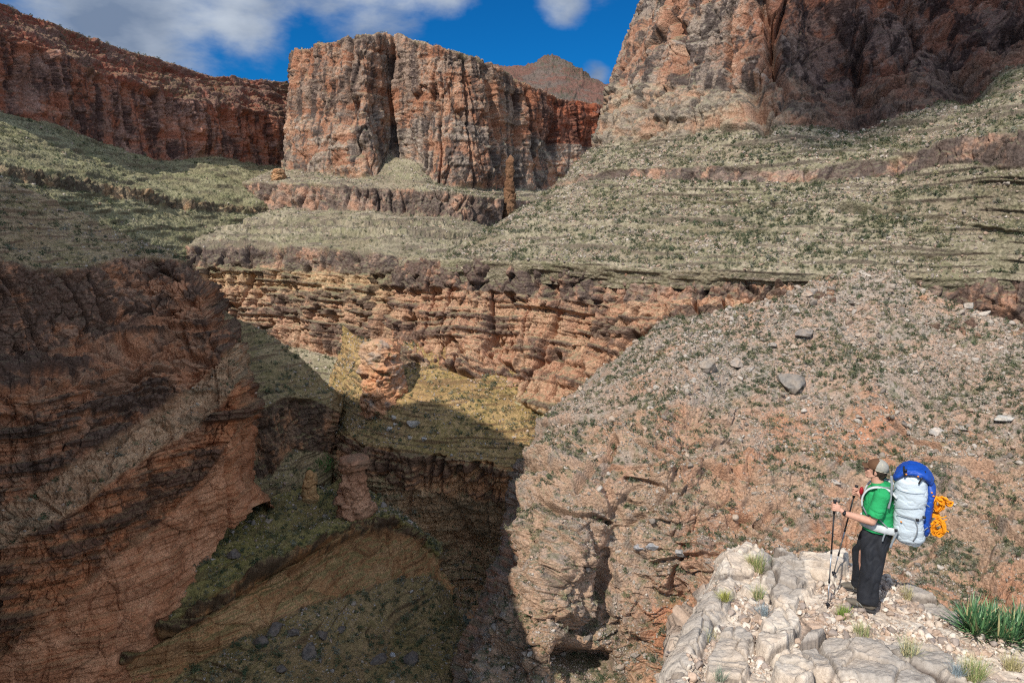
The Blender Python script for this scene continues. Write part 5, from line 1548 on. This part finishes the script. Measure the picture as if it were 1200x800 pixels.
# ---- the orange cord bundle lashed to the pack
rr_ = np.random.default_rng(77)
ctr = loc(1097, 604, .0)
cw = toW(ctr); rope = empty('rope', cw, HR)
tag(rope, 'bundle of bright orange cord lashed to the back of the backpack', 'rope')
def cord(loopc, ax1, ax2, n, r=.0072, wob=.2, close=True, name='cord'):
    g = Geo()
    for k in range(n):
        th0 = rr_.uniform(0, 6.28); s1 = rr_.uniform(.75, 1.1); s2 = rr_.uniform(.65, 1.15)
        c = Vector(loopc) + Vector(rr_.normal(size=3) * .010); tilt = rr_.normal(size=3) * wob
        Q = []
        for t in np.linspace(0, 2 * math.pi, 22):
            p = Vector(ax1) * math.cos(t + th0) * s1 + Vector(ax2) * math.sin(t + th0) * s2
            p += Vector((tilt[0] * .02 * math.sin(2 * t), .022 * math.sin(t * 2 + k) + .012 * tilt[1], .014 * math.sin(3 * t + k)))
            Q.append(c + p - ctr)
        g.tube(Q, [r] * len(Q), 7, caps=False)
    return g.obj(name, M_rope, rope)
u1 = loc(1099, 590, .04); u2 = loc(1099.5, 617, .04); u3 = loc(1108, 587, .02)
cord(u1, (.044, 0, .01), (.0, .03, .075), 18, name='cord_bundle')
cord(u2, (.052, 0, .0), (.005, .03, .088), 20, name='cord_bundle')
cord(u3, (.058, .01, .028), (-.010, .02, .026), 4, name='cord_loop')
g = Geo()
for seq in ([(1098, 604), (1106, 606), (1109, 604)], [(1100, 614), (1107, 609), (1110, 608.5)], [(1098, 622), (1106, 620), (1112, 623)], [(1096, 626), (1101, 629), (1107, 625)]):
    pts = np.array([list(loc(a, b, .04) - ctr) for a, b in seq])[None]
    c = catmull(pts, [6, 6], 1)[0]; g.tube([Vector(q) for q in c], [.006] * len(c), 7)
g.obj('cord_end', M_rope, rope)
g = Geo(); cc = loc(1096, 603.5, .02) - ctr
for dz in (-.012, 0, .012, .02):
    Q = [cc + Vector((.036 * math.cos(t), .036 * math.sin(t), dz)) for t in np.linspace(0, 2 * math.pi, 15)]
    g.tube(Q, [.0055] * 15, 7, caps=False)
g.obj('cord_wrap', M_rope, rope)
# ------------------------------------------------------------------ light and sky
to_sun = Vector((-math.sin(SUN_AZ) * math.cos(SUN_EL), -math.cos(SUN_AZ) * math.cos(SUN_EL), math.sin(SUN_EL)))
sd = bpy.data.lights.new('sun', 'SUN'); sd.energy = 5.0; sd.angle = R(.5); sd.color = (1.0, .95, .87)
so = bpy.data.objects.new('sun', sd); COL.objects.link(so)
so.rotation_euler = to_sun.to_track_quat('Z', 'Y').to_euler(); so.location = (-50, -80, 300)

# unseen thin cloud added behind the viewpoint, placed to dim the upper right cliff
rc = np.random.default_rng(21)
v_, f_ = ico(2); CV, CF = [], []; off_ = 0
for i in range(95):
    x, y_ = rc.uniform(900, 1300), rc.uniform(-90, 190)
    if x < 960 + .9 * max(0, y_ - 60) and rc.random() < .6: continue
    p = at(x, y_, 345) + np.array(to_sun) * 1250
    rr = rc.uniform(14, 34)
    q = v_ * rr * np.array([1.2, 1.2, .5]); q = q * (1 + .25 * fbm((q / rr + i).astype(np.float32), .9, .9, 3, 3))[:, None]
    CV.append(q + p - np.array([0, 0, 1]) * 0); CF.append(f_ + off_); off_ += len(v_)
mc, ntc, bc = new_mat('cloud vapour')
tr_ = ntc.nodes.new('ShaderNodeBsdfTransparent'); mm_ = ntc.nodes.new('ShaderNodeMixShader'); mm_.inputs[0].default_value = .22
nzc = ntc.nodes.new('ShaderNodeTexNoise'); nzc.inputs['Scale'].default_value = .02
crc = ntc.nodes.new('ShaderNodeMapRange'); crc.inputs[3].default_value = .93; crc.inputs[4].default_value = 1.0
ntc.links.new(nzc.outputs[0], crc.inputs[0])
cmb = ntc.nodes.new('ShaderNodeCombineColor')
for k in range(3): ntc.links.new(crc.outputs[0], cmb.inputs[k])
ntc.links.new(cmb.outputs[0], bc.inputs['Base Color']); bc.inputs['Roughness'].default_value = 1
ntc.links.new(tr_.outputs[0], mm_.inputs[1]); ntc.links.new(bc.outputs[0], mm_.inputs[2])
ntc.links.new(mm_.outputs[0], ntc.nodes['Material Output'].inputs['Surface'])
cl_ = mesh_from('shade_cloud', np.concatenate(CV), None, np.concatenate(CF), mc); cl_['kind'] = 'structure'

w = bpy.data.worlds.new('World'); scene.world = w; w.use_nodes = True
nt = w.node_tree; N, Lk = nt.nodes, nt.links
bg = N['Background']; bg.inputs['Strength'].default_value = .15
st = N.new('ShaderNodeTexSky'); st.sky_type = 'NISHITA'; st.sun_disc = False
st.sun_elevation = SUN_EL; st.sun_rotation = math.atan2(to_sun.x, to_sun.y)
st.altitude = 1500; st.air_density = 1.0; st.dust_density = .2; st.ozone_density = 3.0
tc = N.new('ShaderNodeTexCoord')
mp = N.new('ShaderNodeMapping'); mp.inputs['Scale'].default_value = (1, 1, 2.2)
Lk.new(tc.outputs['Generated'], mp.inputs[0])
nz = N.new('ShaderNodeTexNoise'); nz.inputs['Scale'].default_value = 5.0; nz.inputs['Detail'].default_value = 10
nz.inputs['Roughness'].default_value = .58; nz.inputs['Distortion'].default_value = .15
Lk.new(mp.outputs[0], nz.inputs['Vector'])
acc = None
def direction(px, py):
    v = Vector(at(px, py, 1.0)); v.normalize(); return v
# cloud banks: direction, angular size, weight; the widest are unseen, added for fill light
for (px, py, rad, wt) in [(130, -40, .20, .66), (290, 8, .12, .56), (420, -12, .13, .6), (500, -25, .08, .5), (240, 45, .05, .25), (330, 40, .05, .3), (90, 12, .08, .28), (380, 28, .035, .22), (660, -2, .05, .5), (700, 90, .03, .42), (705, 70, .03, .25), (500, -70, .14, .4), (760, -120, .2, .4), (0, 0, .9, .9), (0, 1, .9, .8), (0, 2, .9, .8)]:
    dv = N.new('ShaderNodeVectorMath'); dv.operation = 'DISTANCE'
    dv.inputs[1].default_value = direction(px, py) if px > 0 or py < 0 else [Vector((.25, -.55, .8)), Vector((-.9, -.25, .35)), Vector((.85, -.45, .3))][py].normalized()
    Lk.new(tc.outputs['Generated'], dv.inputs[0])
    mr = N.new('ShaderNodeMapRange'); mr.interpolation_type = 'SMOOTHSTEP'
    mr.inputs[1].default_value = 0; mr.inputs[2].default_value = rad * 1.6; mr.inputs[3].default_value = wt; mr.inputs[4].default_value = 0
    Lk.new(dv.outputs['Value'], mr.inputs[0])
    if acc is None: acc = mr.outputs[0]
    else:
        ad = N.new('ShaderNodeMath'); ad.operation = 'MAXIMUM'
        Lk.new(acc, ad.inputs[0]); Lk.new(mr.outputs[0], ad.inputs[1]); acc = ad.outputs[0]
sb = N.new('ShaderNodeMath'); sb.operation = 'ADD'; Lk.new(acc, sb.inputs[0]); Lk.new(nz.outputs[0], sb.inputs[1])
cm = N.new('ShaderNodeMapRange'); cm.interpolation_type = 'SMOOTHSTEP'
cm.inputs[1].default_value = .78; cm.inputs[2].default_value = 1.10
Lk.new(sb.outputs[0], cm.inputs[0])
n3 = N.new('ShaderNodeTexNoise'); n3.inputs['Scale'].default_value = 7; n3.inputs['Detail'].default_value = 6
Lk.new(mp.outputs[0], n3.inputs['Vector'])
cr = N.new('ShaderNodeValToRGB')
cr.color_ramp.elements[0].position = .35; cr.color_ramp.elements[0].color = (1.15, 1.55, 2.3, 1)
cr.color_ramp.elements[1].position = .68; cr.color_ramp.elements[1].color = (3.3, 3.7, 4.3, 1)
Lk.new(n3.outputs[0], cr.inputs[0])
tint = N.new('ShaderNodeMix'); tint.data_type = 'RGBA'; tint.blend_type = 'MULTIPLY'; tint.inputs[0].default_value = 1
tint.inputs[7].default_value = (.022, .31, .57, 1)
Lk.new(st.outputs[0], tint.inputs[6])
# unseen clouds behind the camera brightened as added fill for the shaded rock
sp = N.new('ShaderNodeSeparateXYZ'); Lk.new(tc.outputs['Generated'], sp.inputs[0])
br_ = N.new('ShaderNodeMapRange'); br_.inputs[1].default_value = .35; br_.inputs[2].default_value = -.3
br_.inputs[3].default_value = 1.0; br_.inputs[4].default_value = 2.7
Lk.new(sp.outputs['Y'], br_.inputs[0])
cb = N.new('ShaderNodeMix'); cb.data_type = 'RGBA'; cb.blend_type = 'MULTIPLY'; cb.inputs[0].default_value = 1
Lk.new(cr.outputs[0], cb.inputs[6]); Lk.new(br_.outputs[0], cb.inputs[7])
mx = N.new('ShaderNodeMix'); mx.data_type = 'RGBA'
Lk.new(cm.outputs[0], mx.inputs[0]); Lk.new(tint.outputs[2], mx.inputs[6]); Lk.new(cb.outputs[2], mx.inputs[7])
Lk.new(mx.outputs[2], bg.inputs['Color'])

scene.view_settings.view_transform = 'Standard'; scene.view_settings.look = 'None'
scene.view_settings.gamma = 1; scene.view_settings.exposure = .08
scene.view_settings.use_curve_mapping = False
scene.cycles.use_denoising = False
scene.cycles.filter_width = 1.2
scene.cycles.max_bounces = 5
scene.cycles.transparent_max_bounces = 24
